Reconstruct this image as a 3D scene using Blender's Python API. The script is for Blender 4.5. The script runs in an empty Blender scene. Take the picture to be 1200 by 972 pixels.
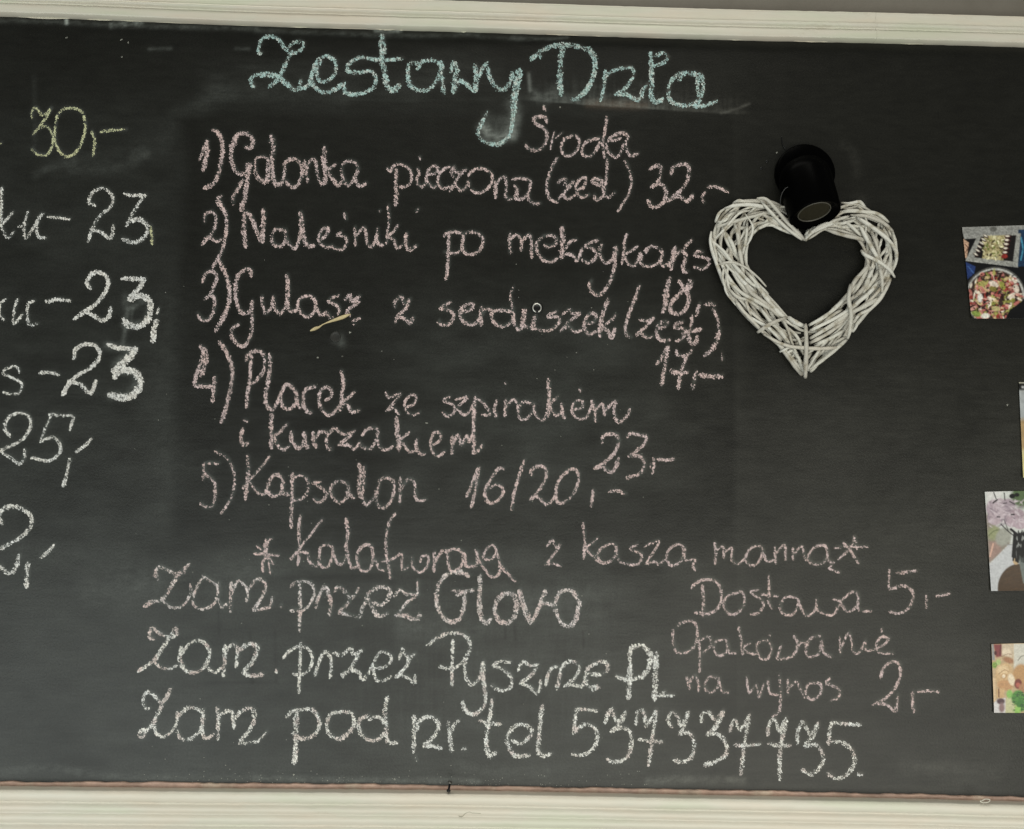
import bpy, math, random
import numpy as np
from mathutils import Matrix, Vector
random.seed(7); rng = np.random.default_rng(11)
S = bpy.context.scene; C = S.collection

# ------------------------------------------------------------------ camera
F, D, CZ = 1000.0, 1.33, 1.5           # focal (px at 1200 wide), metres to the board, eye height
YAW, PITCH, ROLL = math.radians(-0.9753), math.radians(7), math.radians(1.1423)
ROT = Matrix.Rotation(YAW, 3, 'Z') @ Matrix.Rotation(math.pi/2+PITCH, 3, 'X') @ Matrix.Rotation(ROLL, 3, 'Z')
cam = bpy.data.cameras.new('camera'); co = bpy.data.objects.new('camera', cam); C.objects.link(co)
co.matrix_world = Matrix.Translation((0, -D, CZ)) @ ROT.to_4x4()
cam.sensor_width = 36; cam.lens = 36*F/1200; cam.clip_start = 0.01; cam.clip_end = 100
S.camera = co
# ------------------------------------------------------------------ light
w = bpy.data.worlds.new('World'); S.world = w; w.use_nodes = True
w.node_tree.nodes['Background'].inputs[0].default_value = (0.95, 0.97, 1.0, 1)
w.node_tree.nodes['Background'].inputs[1].default_value = 0.12
def area(name, loc, target, sx, sy, power, col):
    l = bpy.data.lights.new(name, 'AREA'); l.shape = 'RECTANGLE'; l.size = sx; l.size_y = sy; l.energy = power; l.color = col
    o = bpy.data.objects.new(name, l); C.objects.link(o); o.location = loc
    o.rotation_euler = (Vector(target)-Vector(loc)).to_track_quat('-Z', 'Y').to_euler(); return o
area('ceiling_light', (-0.4, -0.6, 4.1), (0, 0, 1.5), 3.0, 0.6, 40, (1.0, 0.97, 0.86))
area('sheen_fill_left', (-1.9, -2.7, 0.45), (-0.3, 0, 1.2), 2.4, 1.5, 47, (0.93, 1.0, 0.97))  # unseen area lamp added low behind the camera for the board's sheen
area('sheen_fill_right', (0.95, -2.7, 0.45), (0.2, 0, 1.2), 3.0, 1.5, 66, (1.0, 0.985, 0.88))  # second added lamp, warmer, tints the sheen on the right
S.view_settings.view_transform = 'Standard'; S.view_settings.look = 'None'
S.view_settings.exposure = 0.0; S.view_settings.gamma = 1.0

# ------------------------------------------------------------------ helpers
RM = np.array([list(r) for r in ROT])
def P(x, y, d=0.0):
    """place on the plane d metres in front of the board, seen at photo position x, y (arrays welcome)"""
    x = np.asarray(x, float); y = np.asarray(y, float); d = np.asarray(d, float)+0*x
    v = np.stack([(x-600)/F, -(y-486)/F, -np.ones_like(x)], -1) @ RM.T
    t = (D-d)/v[..., 1]
    return v*t[..., None]+np.array([0, -D, CZ])
PXM = D/F                                # metres per photo pixel, roughly
def tag(o, label=None, cat=None, group=None, kind=None):
    for k, v in (('label', label), ('category', cat), ('group', group), ('kind', kind)):
        if v: o[k] = v
    return o
def empty(name, loc=(0, 0, 0)):
    o = bpy.data.objects.new(name, None); C.objects.link(o); o.location = loc; o.empty_display_size = 0.05; return o
def link(name, me, parent=None):
    o = bpy.data.objects.new(name, me); C.objects.link(o)
    if parent:
        o.parent = parent; o.matrix_parent_inverse = Matrix.Identity(4)
        o.location = -Vector(parent.location) if parent.type == 'EMPTY' and not parent.parent else (0, 0, 0)
    return o
def mesh(name, verts, faces, mat, parent=None, smooth=False, fcol=None, vcol=None):
    verts = np.asarray(verts, float)
    me = bpy.data.meshes.new(name)
    fa = faces if isinstance(faces, np.ndarray) else None
    if fa is not None:
        n, k = fa.shape
        me.vertices.add(len(verts)); me.vertices.foreach_set('co', verts.ravel())
        me.loops.add(n*k); me.loops.foreach_set('vertex_index', fa.astype(np.int32).ravel())
        me.polygons.add(n); me.polygons.foreach_set('loop_start', np.arange(0, n*k, k, dtype=np.int32))
        me.update(calc_edges=True)
    else:
        me.from_pydata([tuple(v) for v in verts], [], [tuple(f) for f in faces])
    if smooth: me.polygons.foreach_set('use_smooth', np.ones(len(me.polygons), bool))
    for c, dom in ((fcol, 'FACE'), (vcol, 'POINT')):
        if c is not None:
            a = me.attributes.new('col', 'FLOAT_COLOR', dom)
            c = np.concatenate([c, np.ones((len(c), 1))], 1); a.data.foreach_set('color', c.astype(np.float32).ravel())
    me.materials.append(mat); me.update()
    return link(name, me, parent)
def vnoise(x, y, scale, seed):
    x = np.asarray(x, float)/scale; y = np.asarray(y, float)/scale
    r = np.random.default_rng(seed).random((257, 257))
    xi = np.floor(x).astype(int); yi = np.floor(y).astype(int); fx = x-xi; fy = y-yi
    fx = fx*fx*(3-2*fx); fy = fy*fy*(3-2*fy); g = lambda a, b: r[a % 257, b % 257]
    return (g(xi, yi)*(1-fx)+g(xi+1, yi)*fx)*(1-fy)+(g(xi, yi+1)*(1-fx)+g(xi+1, yi+1)*fx)*fy
def spline(pts, step):
    pts = np.asarray(pts, float)
    if len(pts) == 1: pts = np.vstack([pts, pts+.3])
    p = np.vstack([2*pts[0]-pts[1], pts, 2*pts[-1]-pts[-2]]); out = []
    for i in range(1, len(p)-2):
        a, b, c, d = p[i-1], p[i], p[i+1], p[i+2]
        n = max(2, int(np.linalg.norm((c-b)[:2])/step)+1); t = np.linspace(0, 1, n, endpoint=False)[:, None]
        out.append(b+t*0.5*((c-a)+t*((2*a-5*b+4*c-d)+t*(3*(b-c)+d-a))))
    out.append(p[-2:-1]); return np.vstack(out)
def parse(s, org=(0, 0), sc=1.0):
    return np.array([[float(v) for v in q.split(',')] for q in s.split()])/sc+np.array(org)

# ------------------------------------------------------------------ materials
def mat(name):
    m = bpy.data.materials.new(name); m.use_nodes = True; nt = m.node_tree
    return m, nt, nt.nodes['Principled BSDF']
def N(nt, t, **kw):
    n = nt.nodes.new(t)
    for k, v in kw.items():
        if k in n.inputs.keys(): n.inputs[k].default_value = v
        else: setattr(n, k, v)
    return n
def noise(nt, scale, detail=4, rough=.55, vec=None, stretch=None):
    tc = N(nt, 'ShaderNodeTexCoord'); mp = N(nt, 'ShaderNodeMapping')
    if stretch: mp.inputs['Scale'].default_value = stretch
    nt.links.new(tc.outputs['Object'], mp.inputs[0])
    n = N(nt, 'ShaderNodeTexNoise'); n.inputs['Scale'].default_value = scale; n.inputs['Detail'].default_value = detail
    n.inputs['Roughness'].default_value = rough; nt.links.new(mp.outputs[0], n.inputs['Vector']); return n.outputs['Fac']
def ramp(nt, fac, stops):
    r = N(nt, 'ShaderNodeValToRGB'); e = r.color_ramp.elements
    e[0].position, e[0].color = stops[0][0], (*stops[0][1], 1); e[1].position, e[1].color = stops[-1][0], (*stops[-1][1], 1)
    for p, c in stops[1:-1]:
        q = e.new(p); q.color = (*c, 1)
    nt.links.new(fac, r.inputs[0]); return r.outputs[0]
def mix(nt, a, b, fac, mode='MIX'):
    m = N(nt, 'ShaderNodeMix', data_type='RGBA', blend_type=mode)
    for s, i in ((fac, 0), (a, 6), (b, 7)):
        if hasattr(s, 'links'): nt.links.new(s, m.inputs[i])
        else: m.inputs[i].default_value = s if i == 0 else (*s, 1)
    return m.outputs[2]
def bump(nt, b, h, strength, dist):
    n = N(nt, 'ShaderNodeBump'); n.inputs['Strength'].default_value = strength; n.inputs['Distance'].default_value = dist
    nt.links.new(h, n.inputs['Height']); nt.links.new(n.outputs[0], b.inputs['Normal']); return n

m_board, nt, b = mat('chalkboard_paint')
att = N(nt, 'ShaderNodeAttribute', attribute_name='col')
g1 = noise(nt, 330, 3, .6); g2 = noise(nt, 60, 4, .6, stretch=(0.5, 1, 1.6)); g3 = noise(nt, 1300, 2, .5)
c = mix(nt, att.outputs['Color'], ramp(nt, g1, [(.3, (.80,)*3), (.7, (1.25,)*3)]), 1.0, 'MULTIPLY')
c = mix(nt, c, ramp(nt, g2, [(.3, (.86,)*3), (.7, (1.14,)*3)]), 1.0, 'MULTIPLY')
c = mix(nt, c, ramp(nt, g3, [(.35, (.84,)*3), (.7, (1.22,)*3)]), 1.0, 'MULTIPLY')
nt.links.new(c, b.inputs['Base Color'])
rr = N(nt, 'ShaderNodeMapRange'); nt.links.new(g2, rr.inputs[0]); rr.inputs[3].default_value = .36; rr.inputs[4].default_value = .44
nt.links.new(rr.outputs[0], b.inputs['Roughness']); b.inputs['Specular IOR Level'].default_value = .27
bump(nt, b, g1, .35, .0009)

def chalk_mat(name):
    m, nt, b = mat(name); a = N(nt, 'ShaderNodeAttribute', attribute_name='col')
    nt.links.new(a.outputs['Color'], b.inputs['Base Color']); b.inputs['Roughness'].default_value = .95; b.inputs['Specular IOR Level'].default_value = .1; return m
m_chalk = chalk_mat('chalk')
m_cream, nt, b = mat('cream_paint')
n1 = noise(nt, 7, 5, .6, stretch=(.35, 1, 2.5)); n2 = noise(nt, 160, 4, .6, stretch=(.15, 1, 1)); n3 = noise(nt, 26, 6, .7, stretch=(.4, 1, 1))
c = ramp(nt, n1, [(.3, (.565, .53, .44)), (.5, (.60, .572, .485)), (.72, (.63, .60, .515))])
c = mix(nt, c, ramp(nt, n2, [(.3, (.97, .97, .965)), (.65, (1.01, 1.01, 1.01))]), 1.0, 'MULTIPLY')
n4 = noise(nt, 11, 4, .6, stretch=(.5, 1, 3))
c = mix(nt, c, ramp(nt, n4, [(.36, (.95, 1.0, .95)), (.5, (1, 1, 1)), (.64, (1.03, .985, .97))]), 1.0, 'MULTIPLY')
c = mix(nt, c, (.36, .31, .22), ramp(nt, n3, [(.64, (0, 0, 0)), (.80, (.55,)*3)]))
nt.links.new(c, b.inputs['Base Color']); b.inputs['Roughness'].default_value = .42
bump(nt, b, n3, .25, .0015)
m_brown, nt, b = mat('bare_brown_edge')
n1 = noise(nt, 9, 5, .7, stretch=(1, 1, .3)); n2 = noise(nt, 90, 4, .7, stretch=(.4, 1, 1))
c = ramp(nt, n1, [(.3, (.58, .41, .34)), (.52, (.47, .32, .25)), (.7, (.60, .50, .39))])
c = mix(nt, c, ramp(nt, n2, [(.3, (.72,)*3), (.7, (1.3,)*3)]), 1.0, 'MULTIPLY')
nt.links.new(c, b.inputs['Base Color']); b.inputs['Roughness'].default_value = .8
m_wall, nt, b = mat('grey_wall_paint')
n1 = noise(nt, 14, 6, .6); n2 = noise(nt, 220, 3, .6)
nt.links.new(ramp(nt, n1, [(.3, (.125, .112, .092)), (.7, (.150, .136, .114))]), b.inputs['Base Color']); b.inputs['Roughness'].default_value = .8
bump(nt, b, n2, .4, .001)
m_twig, nt, b = mat('whitewashed_willow')
oi = N(nt, 'ShaderNodeObjectInfo'); n1 = noise(nt, 60, 4, .6); n2 = noise(nt, 420, 3, .6)
c = ramp(nt, oi.outputs['Random'], [(0, (.45, .425, .37)), (.35, (.59, .575, .51)), (.7, (.66, .65, .595)), (1, (.52, .485, .415))])
c = mix(nt, c, ramp(nt, n1, [(.34, (.60, .56, .48)), (.47, (1, 1, 1)), (.8, (1.06, 1.06, 1.06))]), 1.0, 'MULTIPLY')
c = mix(nt, c, ramp(nt, n2, [(.3, (.88,)*3), (.7, (1.06,)*3)]), 1.0, 'MULTIPLY')
nt.links.new(c, b.inputs['Base Color']); b.inputs['Roughness'].default_value = .6; bump(nt, b, n2, .5, .0006)
def simple(name, col, rough=.5, metal=0, spec=.5, bmp=None, var=.12):
    m, nt, b = mat(name); n = noise(nt, 120, 4, .6)
    lo = tuple(max(0, v*(1-var)) for v in col); hi = tuple(v*(1+var) for v in col)
    nt.links.new(ramp(nt, n, [(.3, lo), (.7, hi)]), b.inputs['Base Color']); b.inputs['Roughness'].default_value = rough
    b.inputs['Metallic'].default_value = metal; b.inputs['Specular IOR Level'].default_value = spec
    if bmp: bump(nt, b, noise(nt, bmp, 3), .4, .0006)
    return m
m_black = simple('black_lacquer', (.0010, .0010, .0010), .30, 0, .010)
m_lens = simple('tan_lamp_glass', (.026, .023, .014), .6, 0, .10)
m_rim = simple('dull_metal_rim', (.075, .07, .055), .45, 0)
m_nail = simple('black_iron', (.004, .004, .004), .35)
m_steel = simple('bright_metal', (.75, .74, .68), .3, .6)
m_sliver = simple('pale_yellow_wood', (.52, .43, .24), .6, 0, .5, 500, .25)
m_print, nt, b = mat('printed_photo_paper')
a = N(nt, 'ShaderNodeAttribute', attribute_name='col'); nt.links.new(a.outputs['Color'], b.inputs['Base Color']); b.inputs['Roughness'].default_value = .4

# ------------------------------------------------------------------ the writing: strokes followed from the photo
PK, WH, MT, YL, PW = (.72, .56, .545), (.85, .83, .79), (.47, .65, .63), (.64, .65, .40), (.80, .71, .69)
WORDS = []
def W(word, colname, col, org, sc, *strokes, part='chalk_word', cover=1.0):
    WORDS.append((word, colname, col, org, sc, strokes, part, cover))
A, H = ((280, 30), 4), ((560, 30), 6.48)
W('Zestawy', 'mint', MT, *A, (4.5, "105,133 93,125 97,85 115,60 150,52 185,65 205,95 225,118"), (4, "200,95 225,120"), (4.2, "225,118 250,85 280,75 302,85 295,110 265,128 235,130"),
  (5, "250,118 225,165 205,210 185,250 140,290"), (4.6, "70,290 55,265 62,245 100,228 150,228 190,245 225,270 255,300 280,298 290,255"), (3.5, "100,240 150,238 200,262 250,305"),
  (4.6, "280,298 320,285 340,240 350,200 375,160 410,145 445,160 455,195 440,240 400,265 370,250 365,200 385,165"), (5.5, "340,250 355,290 400,315 450,300 495,270"),
  (4.8, "765,157 700,162 640,160 570,152 535,165 510,190 510,215 560,222 615,215 640,245 635,285 590,315 530,325 497,315 495,290"),
  (7, "670,45 670,110 668,150 683,230 695,285 725,305 752,282"), (4, "660,130 672,60 686,130"),
  (5, "840,175 800,180 792,230 800,275 840,305 890,300 930,255 950,200 945,170"), (5, "835,205 860,170 910,165 945,190 950,260 962,320"),
  (4.5, "993,220 1003,170"), (6, "1003,175 1020,200 1010,260 1005,315"), (4.8, "1005,315 1035,262 1060,270 1090,300 1110,310"), (7, "1108,185 1112,250 1105,310"), (4, "1128,240 1140,205 1165,172"),
  (5.5, "1166,200 1175,240 1195,280 1228,303 1255,290 1275,260 1283,218"), (8, "1317,210 1305,260 1293,320"), (7.5, "1293,320 1287,400 1283,450"), (5, "1284,450 1265,520 1215,556 1155,548 1125,520 1122,495 1138,455 1165,405"))
W('Dnia', 'mint', MT, (560, 30), 4, (6, "250,160 290,125 340,100 400,90 470,100 530,125 550,180 540,240 510,300 470,340 440,350"), (7, "398,88 388,180 385,260 390,325"), (3, "290,120 293,155"),
  (4.5, "575,355 590,290 598,210"), (4.5, "598,240 640,210 690,200 725,205 725,245 690,295 645,325"), (5, "645,325 700,325 740,350 765,340 770,310 795,275"),
  (6, "810,125 812,200 815,280 812,330 835,360 865,345"), (4.6, "815,195 860,180 888,155 870,130 825,145"),
  (5, "1020,225 950,225 905,265 892,320 910,360 960,375 1015,365 1050,320 1055,260 1040,225"), (4, "940,260 975,225 1020,235"), (5, "1030,230 1030,300 1040,350 1020,382 1080,372 1120,355"))
W('Środa', 'pink', PK, (600, 130), 4.615, (4, "170,-20 180,0"), (4.2, "188,65 178,35 140,35 115,45 135,75 170,95 188,130 180,175 150,210 110,215 80,200 72,180"),
  (2, "228,115 215,165 207,212"), (1.5, "235,150 270,120"), (3.6, "330,135 285,155 265,195 275,235 310,245 345,220 365,170 345,135"),
  (3.6, "470,150 410,165 380,200 385,240 415,250 450,220 475,170"), (3.5, "512,35 500,120 490,180 500,255"), (4.4, "520,165 550,135 600,120 630,145"), (3.4, "535,165 590,148"), (3.4, "508,180 518,220 545,247 570,250 592,215 603,180"),
  (3.8, "627,140 615,180 622,220 640,247"), (4, "650,245 682,232"))
c54 = 5.4545
W('1)', 'pink', PK, (220, 130), c54, (4, "75,315 100,250 122,192"), (5.2, "122,195 125,260 110,330 97,385"), (5, "160,125 190,140 215,190 222,260 210,340 190,420 160,470 105,497"))
W('Golonka', 'pink', PK, (220, 130), c54, (5, "365,235 402,240 415,190 380,150 330,148 300,175 280,240 280,310 295,370 330,405 375,395 400,350 375,342"), (8, "285,230 310,170"), (6, "380,350 385,400"),
  (5.6, "390,385 378,460 370,520 365,560 350,600 345,640"), (4.6, "350,445 320,500 290,550 285,580 290,600"), (5, "190,560 190,590 215,620 240,650"), (3, "190,560 215,545"),
  (2.6, "430,380 435,310 480,295 505,305"), (5.5, "512,310 515,380 505,450 470,450 445,425 430,380"), (5.5, "530,160 547,220 540,300 540,390 555,460 590,480"), (4, "520,200 555,185"),
  (4.5, "590,480 615,420 620,340 660,310 700,320 730,370 725,430 690,485 650,480 625,450"), (4, "745,320 755,390 765,460"), (4, "755,380 790,310 820,330 825,400 850,465 880,465"),
  (5.5, "872,235 870,320 880,380 880,465"), (4, "945,345 895,385 930,440 960,480 985,450"), (4.2, "985,350 1020,325 1070,335 1085,380 1060,440 1025,480 995,440 980,370"), (4.2, "1060,430 1100,485 1140,460"))
W('pieczona', 'pink', PK, (440, 180), 10, (3.4, "135,180 180,215 200,160 265,125 340,150 395,190 425,260 405,350 340,395 275,390"), (4.6, "245,185 240,300 235,400 245,480 232,610"),
  (3.2, "490,180 510,240 485,300 495,365 545,400 580,350"), (2.6, "510,45 525,75"), (4, "605,250 680,240 730,200 720,160 670,155 625,190 600,250 600,330 640,380 680,405 710,380"),
  (3.2, "870,160 800,190 750,240 730,320 750,380 800,420 850,390"), (3.4, "920,290 890,220 915,155 935,215 980,225 1060,195 1000,240 950,310 920,370 865,450"), (3.4, "870,400 930,375 990,435 1050,410 1095,330"),
  (4.5, "1085,330 1095,390"), (3.4, "1090,265 1120,220 1195,180 1290,190 1360,250 1360,350 1290,430 1195,470 1120,430"),
  (4, "1403,330 1410,430 1405,520"), (3.6, "1411,370 1467,290 1522,290 1531,400 1522,500 1558,545"), (5, "1630,385 1660,430 1635,530"), (3.6, "1558,540 1630,530 1725,530 1788,465 1815,350 1780,310 1690,290 1600,310"), (3.6, "1788,450 1797,540 1850,590 1930,585"))
W('(zest)', 'pink', PK, (600, 200), 6.667, (3.6, "355,-98 312,-25 275,90 270,150 285,210 320,240 355,252"), (3.8, "355,105 385,70 420,70 415,110 440,125 475,90 450,130 400,180 360,225"), (3.4, "370,210 400,190 430,225 490,195"),
  (3.6, "520,150 560,130 575,60 530,70 500,120 510,180 540,210 600,195"), (5, "620,95 650,65 690,75 705,110"), (5, "630,95 680,115 710,125"), (3.6, "710,130 715,190 660,235 640,195"),
  (3, "742,-90 740,0 733,90 718,170"), (3.6, "715,170 745,215 805,175"), (3, "878,-80 913,0 932,80 918,170 875,245 825,325"))
W('32,-', 'pink', PK, (600, 130), 4.615, (4.4, "742,318 775,300 802,305 800,350 790,385 770,405 752,412"), (4.6, "760,405 805,400 832,435 825,485 785,520 750,518 735,485"),
  (4.4, "858,350 870,310 910,290 950,295 955,350 930,410 880,460 840,490"), (4.6, "840,490 900,465 940,490 965,480 977,455"), (2.8, "1045,440 1030,460 1028,480 1038,500"), (4.2, "1060,415 1090,410 1130,422 1168,442"), part='chalk_price')
W('2)', 'pink', PK, (220, 220), 4.286, (3.5, "82,175 85,140 115,122 140,145 135,200 110,245 70,290"), (3.8, "70,290 100,250 140,270 168,262"), (4.2, "150,55 170,90 190,140 195,200 180,290 155,350 125,400"))
W('Naleśniki', 'pink', PK, (220, 220), 4.286, (5.4, "290,300 282,220 285,130"), (5, "290,125 320,150 345,220 372,275"), (6, "378,110 380,180 372,275"), (4, "480,215 440,212 422,240 430,285 470,295 490,265 490,215"), (3.6, "490,220 500,270 530,305 550,290 565,220 565,125"),
  (5.6, "565,125 575,180 578,240 600,290 635,293"), (3.8, "665,265 695,240 705,210 685,205 660,235 662,280 700,300 725,295"), (3.4, "775,222 750,240 790,250 798,280 775,312 735,308 720,295"), (3.2, "785,130 795,162"),
  (3.4, "838,200 840,250 842,295"), (3.4, "842,245 880,205 895,225 900,280 925,300 945,250 952,205"), (3.6, "950,220 955,280 980,290"), (3, "962,118 964,121"),
  (2.6, "1005,90 1010,170 1000,240 998,285"), (3.4, "1055,190 1030,225 1005,245 1035,265 1050,305 1080,290"), (5, "1098,230 1095,280 1110,315 1150,292"), (2.8, "1145,125 1155,110"))
W('po', 'pink', PK, (500, 260), 6, (3.5, "125,105 135,85 190,72 245,85 258,110 250,160 240,200 200,225 120,215"), (4, "155,80 155,150 150,230 148,300 135,410"), (3.6, "260,85 310,75 360,85 395,125 380,190 340,225 290,232 255,200 250,140 262,85"))
W('meksykańs', 'pink', PK, (680, 260), 6.667, (5, "-550,94 -550,167 -550,250"), (4, "-533,122 -494,106 -461,156 -464,228"), (4, "-461,156 -406,106 -383,144 -383,222 -378,283"),
  (3.6, "-283,183 -250,200 -200,178 -189,133 -222,111 -289,117 -339,167 -333,244 -289,300 -233,317 -178,289"), (6, "-144,44 -139,144 -147,289"), (3, "-28,144 -78,156 -117,211"), (3.6, "-117,256 -61,261 -33,305 -11,283 15,210"),
  (3.8, "140,145 90,160 40,190 95,215 125,250 110,295 60,325 15,300"), (4, "165,180 150,230 165,290 200,325 245,300 270,250"), (4.4, "274,200 270,320 250,420 210,510 150,575 100,560 70,510 85,460"), (6, "274,200 270,260"),
  (3.5, "365,95 345,150 340,230 325,330"), (3.4, "445,195 390,235 345,265 370,320 405,350 440,320 465,260"), (5, "470,250 475,300"), (4, "510,245 520,215 560,195 610,210 640,250 620,310 570,345 500,350 465,320"), (4, "625,290 640,345 690,330 715,290"),
  (6, "740,205 725,290 705,370"), (4.5, "740,270 780,235 810,240 825,290 805,350 812,390 840,395"), (4, "815,205 840,170 870,145"), (3.5, "960,245 920,235 890,265 940,275 1005,300 990,350 940,370 890,355"))
W('18,-', 'pink', PK, (680, 260), 6.667, (5.6, "700,440 680,510 655,585"), (6, "680,510 665,640 645,710"), (4.8, "770,460 800,510 840,560 845,620 810,700 750,720 705,700 710,640 760,580 820,520 860,475"), (6, "845,525 868,480 850,460"), (4.4, "932,635 920,680 905,735"), (4.6, "975,655 1010,640 1050,658"), part='chalk_price')
W('3)', 'pink', PK, (220, 310), c54, (4, "95,115 110,65 155,45 185,80 170,130 145,190 105,225"), (4.2, "145,190 170,225 165,300 130,355 85,355 60,315"), (5.2, "197,-27 240,60 262,130 268,200 250,290 210,370 175,430"))
W('Gulasz', 'pink', PK, (220, 310), c54, (4.8, "405,75 400,38 365,35 320,75 305,150 310,230 335,300 375,315 405,290 412,235"), (4.5, "408,300 412,380 400,460 360,522 310,505 280,455 285,410 325,385"),
  (4, "470,205 480,270 500,315 535,270 545,205"), (4.6, "545,215 560,290 590,315 620,280"), (5, "630,65 640,120 638,200 635,280"), (4, "635,260 655,300 700,290 705,240 740,210 785,205 815,240 810,300 770,335 730,320 700,270"), (4.4, "815,270 850,325 885,310 905,340 930,350"),
  (3.6, "965,200 920,215 900,240 945,260 970,295 960,325"), (4.6, "1005,225 1035,200 1050,240 1100,205"), (4.4, "1095,240 1060,265 1020,300 1035,330"), (3.2, "1050,365 1100,345"), (2, "1058,385 1062,386"))
W('z', 'pink', PK, (440, 320), c54, (4, "125,225 120,190 165,155 185,195 225,165"), (4, "215,180 190,230 140,280 125,320"), (4.2, "135,285 180,290 220,325 240,285"))
W('serduszek', 'pink', PK, (440, 320), c54, (4, "480,190 445,205 415,230 470,240 500,270 480,320 440,335 405,325 405,305"), (4, "545,250 600,240 625,205 590,200 545,235 545,290 590,330 640,325 660,290"),
  (5, "675,220 672,280 675,335"), (4, "680,270 700,235 740,235"), (4, "870,250 800,240 745,255 750,310 800,345 850,330 880,290 880,250"), (2.6, "878,95 862,150 875,230"), (4, "880,260 890,330 915,365 940,350"),
  (6, "955,235 945,290 940,350"), (4, "945,340 1010,360"), (5, "1020,275 1010,320 1000,355"), (3.8, "1159,247 1139,255 1111,266 1106,286 1139,280 1167,286 1176,306 1159,336 1125,362 1083,372 1041,362 1000,350"),
  (3.6, "1195,265 1240,235 1255,260 1305,262 1240,310 1180,375"), (3.6, "1190,365 1230,345 1270,375 1315,370"), (3.8, "1340,320 1390,320 1410,275 1375,262 1335,310 1340,370 1365,395 1410,375"),
  (5.4, "1485,170 1465,230 1440,310 1435,410"), (3.6, "1530,265 1520,290 1470,330"), (4.6, "1440,340 1480,370 1510,415 1530,355"))
W('(zest)', 'pink', PK, (640, 320), c54, (4, "595,85 570,160 530,260 505,350 515,400 545,415"), (3.6, "595,300 640,310 685,290 640,340 580,395 600,385 640,415 680,410"), (4, "705,350 750,350 775,320 740,315 705,355 715,415 750,435 790,430"),
  (4, "875,315 830,330 825,350 880,360 890,390 860,430 830,435"), (4, "932,275 925,340 905,400"), (4.4, "870,390 930,375 990,360"), (5, "905,400 930,455 960,440 965,405"), (3.4, "1065,230 1095,300 1105,380"), (5.4, "1105,380 1085,450 1050,500 1015,530"), (1.6, "1120,510 1125,560"))
W('17,-', 'pink', PK, (640, 320), c54, (4.6, "705,585 740,540 775,475 765,560 750,640 738,720"), (3.6, "830,495 840,525 880,530 920,510 930,490"), (4.4, "900,530 875,590 855,660 845,740"), (4.6, "795,625 840,640 905,635"), (4.4, "958,630 945,690 935,745"), (5.2, "980,655 1030,660 1090,665 1130,658"), part='chalk_price')
W('4)', 'pink', PK, (220, 400), c54, (4.8, "75,30 100,60 90,120 60,200 45,280 100,290 160,290"), (6, "108,50 115,120 85,220"), (4.6, "172,230 165,310 158,390"), (5, "200,5 240,60 275,140 285,220 270,310 245,420 215,520"))
W('Placek', 'pink', PK, (220, 400), c54, (4, "370,130 385,85 430,65 475,75 490,130 480,200 440,250 410,275"), (4.6, "405,90 400,170 395,260 380,350 375,425"), (5.5, "522,85 525,170 510,280 495,380 530,440"), (4.4, "530,440 560,420 590,350 620,290 655,285 690,330 695,390 650,435 610,420 590,350"), (4.4, "690,370 715,425"),
  (4.6, "815,295 770,300 740,340 740,410 770,455 790,458"), (4, "880,380 915,350 915,310 880,295 845,330 840,400 880,465 920,470 960,420"), (4.6, "980,190 995,270 985,340 975,440"), (3.6, "1065,325 1020,370 975,390"), (4.6, "975,395 1020,410 1050,455 1095,445"))
W('i', 'pink', PK, (220, 400), c54, (4, "350,560 340,620 355,665 385,650"), (3, "358,508 380,518"), cover=1.12)
W('kurczakiem', 'pink', PK, (220, 400), c54, (5, "535,465 535,560 535,685"), (3.6, "635,530 590,580 555,610 570,660 610,695 650,670"), (4.6, "660,580 665,640 710,685 740,650 745,585"), (4.4, "745,590 755,660 770,685"), (4.4, "800,585 810,650 820,680"), (4, "815,620 850,580 890,590 885,640 900,690 925,690"),
  (4, "890,600 940,560 980,590 1010,600 1065,575"), (4, "1060,585 1010,630 965,665"), (4, "980,665 1030,665 1065,690 1100,650"),
  (3.6, "1115,605 1150,562 1203,560 1215,590 1200,640 1167,690 1120,680 1095,650"), (3.6, "1211,625 1232,685 1280,695 1310,670"), (5.6, "1334,490 1342,600 1349,695"), (3.2, "1415,585 1356,636 1385,665 1415,710 1458,702"),
  (4, "1465,628 1458,672 1487,723 1516,723"), (3.4, "1553,672 1611,636 1611,592 1575,585 1553,643 1560,701 1596,738 1640,708"), (4.2, "1691,606 1687,672 1687,723"), (4, "1691,665 1727,600 1749,665 1785,606 1800,643 1829,592"), (4.4, "1829,425 1826,527 1829,716"), (4.2, "1820,716 1858,701 1880,665"))
W('ze', 'pink', PK, (430, 430), 3.75, (3, "82,112 95,135 145,120 120,155 90,190"), (3, "85,195 115,185 140,210"), (3, "165,180 205,165 215,130 190,125 165,160 175,200 200,212 232,203"))
W('szpinakiem', 'pink', PK, (430, 430), 3.75, (3, "365,130 335,150 380,170 380,205 350,218 332,200"), (3, "390,145 440,135 400,175 390,195"), (3.2, "400,190 430,212 455,190 480,145 515,165 540,210 505,212"), (3.2, "475,130 472,200 468,290"), (3.8, "568,150 560,190 570,225"), (2.4, "607,72 609,78"),
  (3.4, "610,145 605,220"), (3, "610,180 640,145 660,165 665,205"), (3.4, "730,165 690,155 665,185 670,225 700,230 730,190 735,165"), (3.4, "730,185 750,225 775,235 795,200"), (4.6, "795,55 800,120 795,220"), (3, "840,130 805,170 830,215 850,205"), (3.6, "855,165 860,215 870,225"),
  (3, "910,190 945,180 945,150 915,155 900,190 920,225 960,225 980,190 990,150"), (3, "935,98 937,112"), (4.4, "988,150 1000,190 1003,240"), (3.2, "1005,190 1035,165 1045,215"), (3.8, "1050,190 1090,155 1085,200 1105,245 1145,215 1155,185"))
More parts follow.
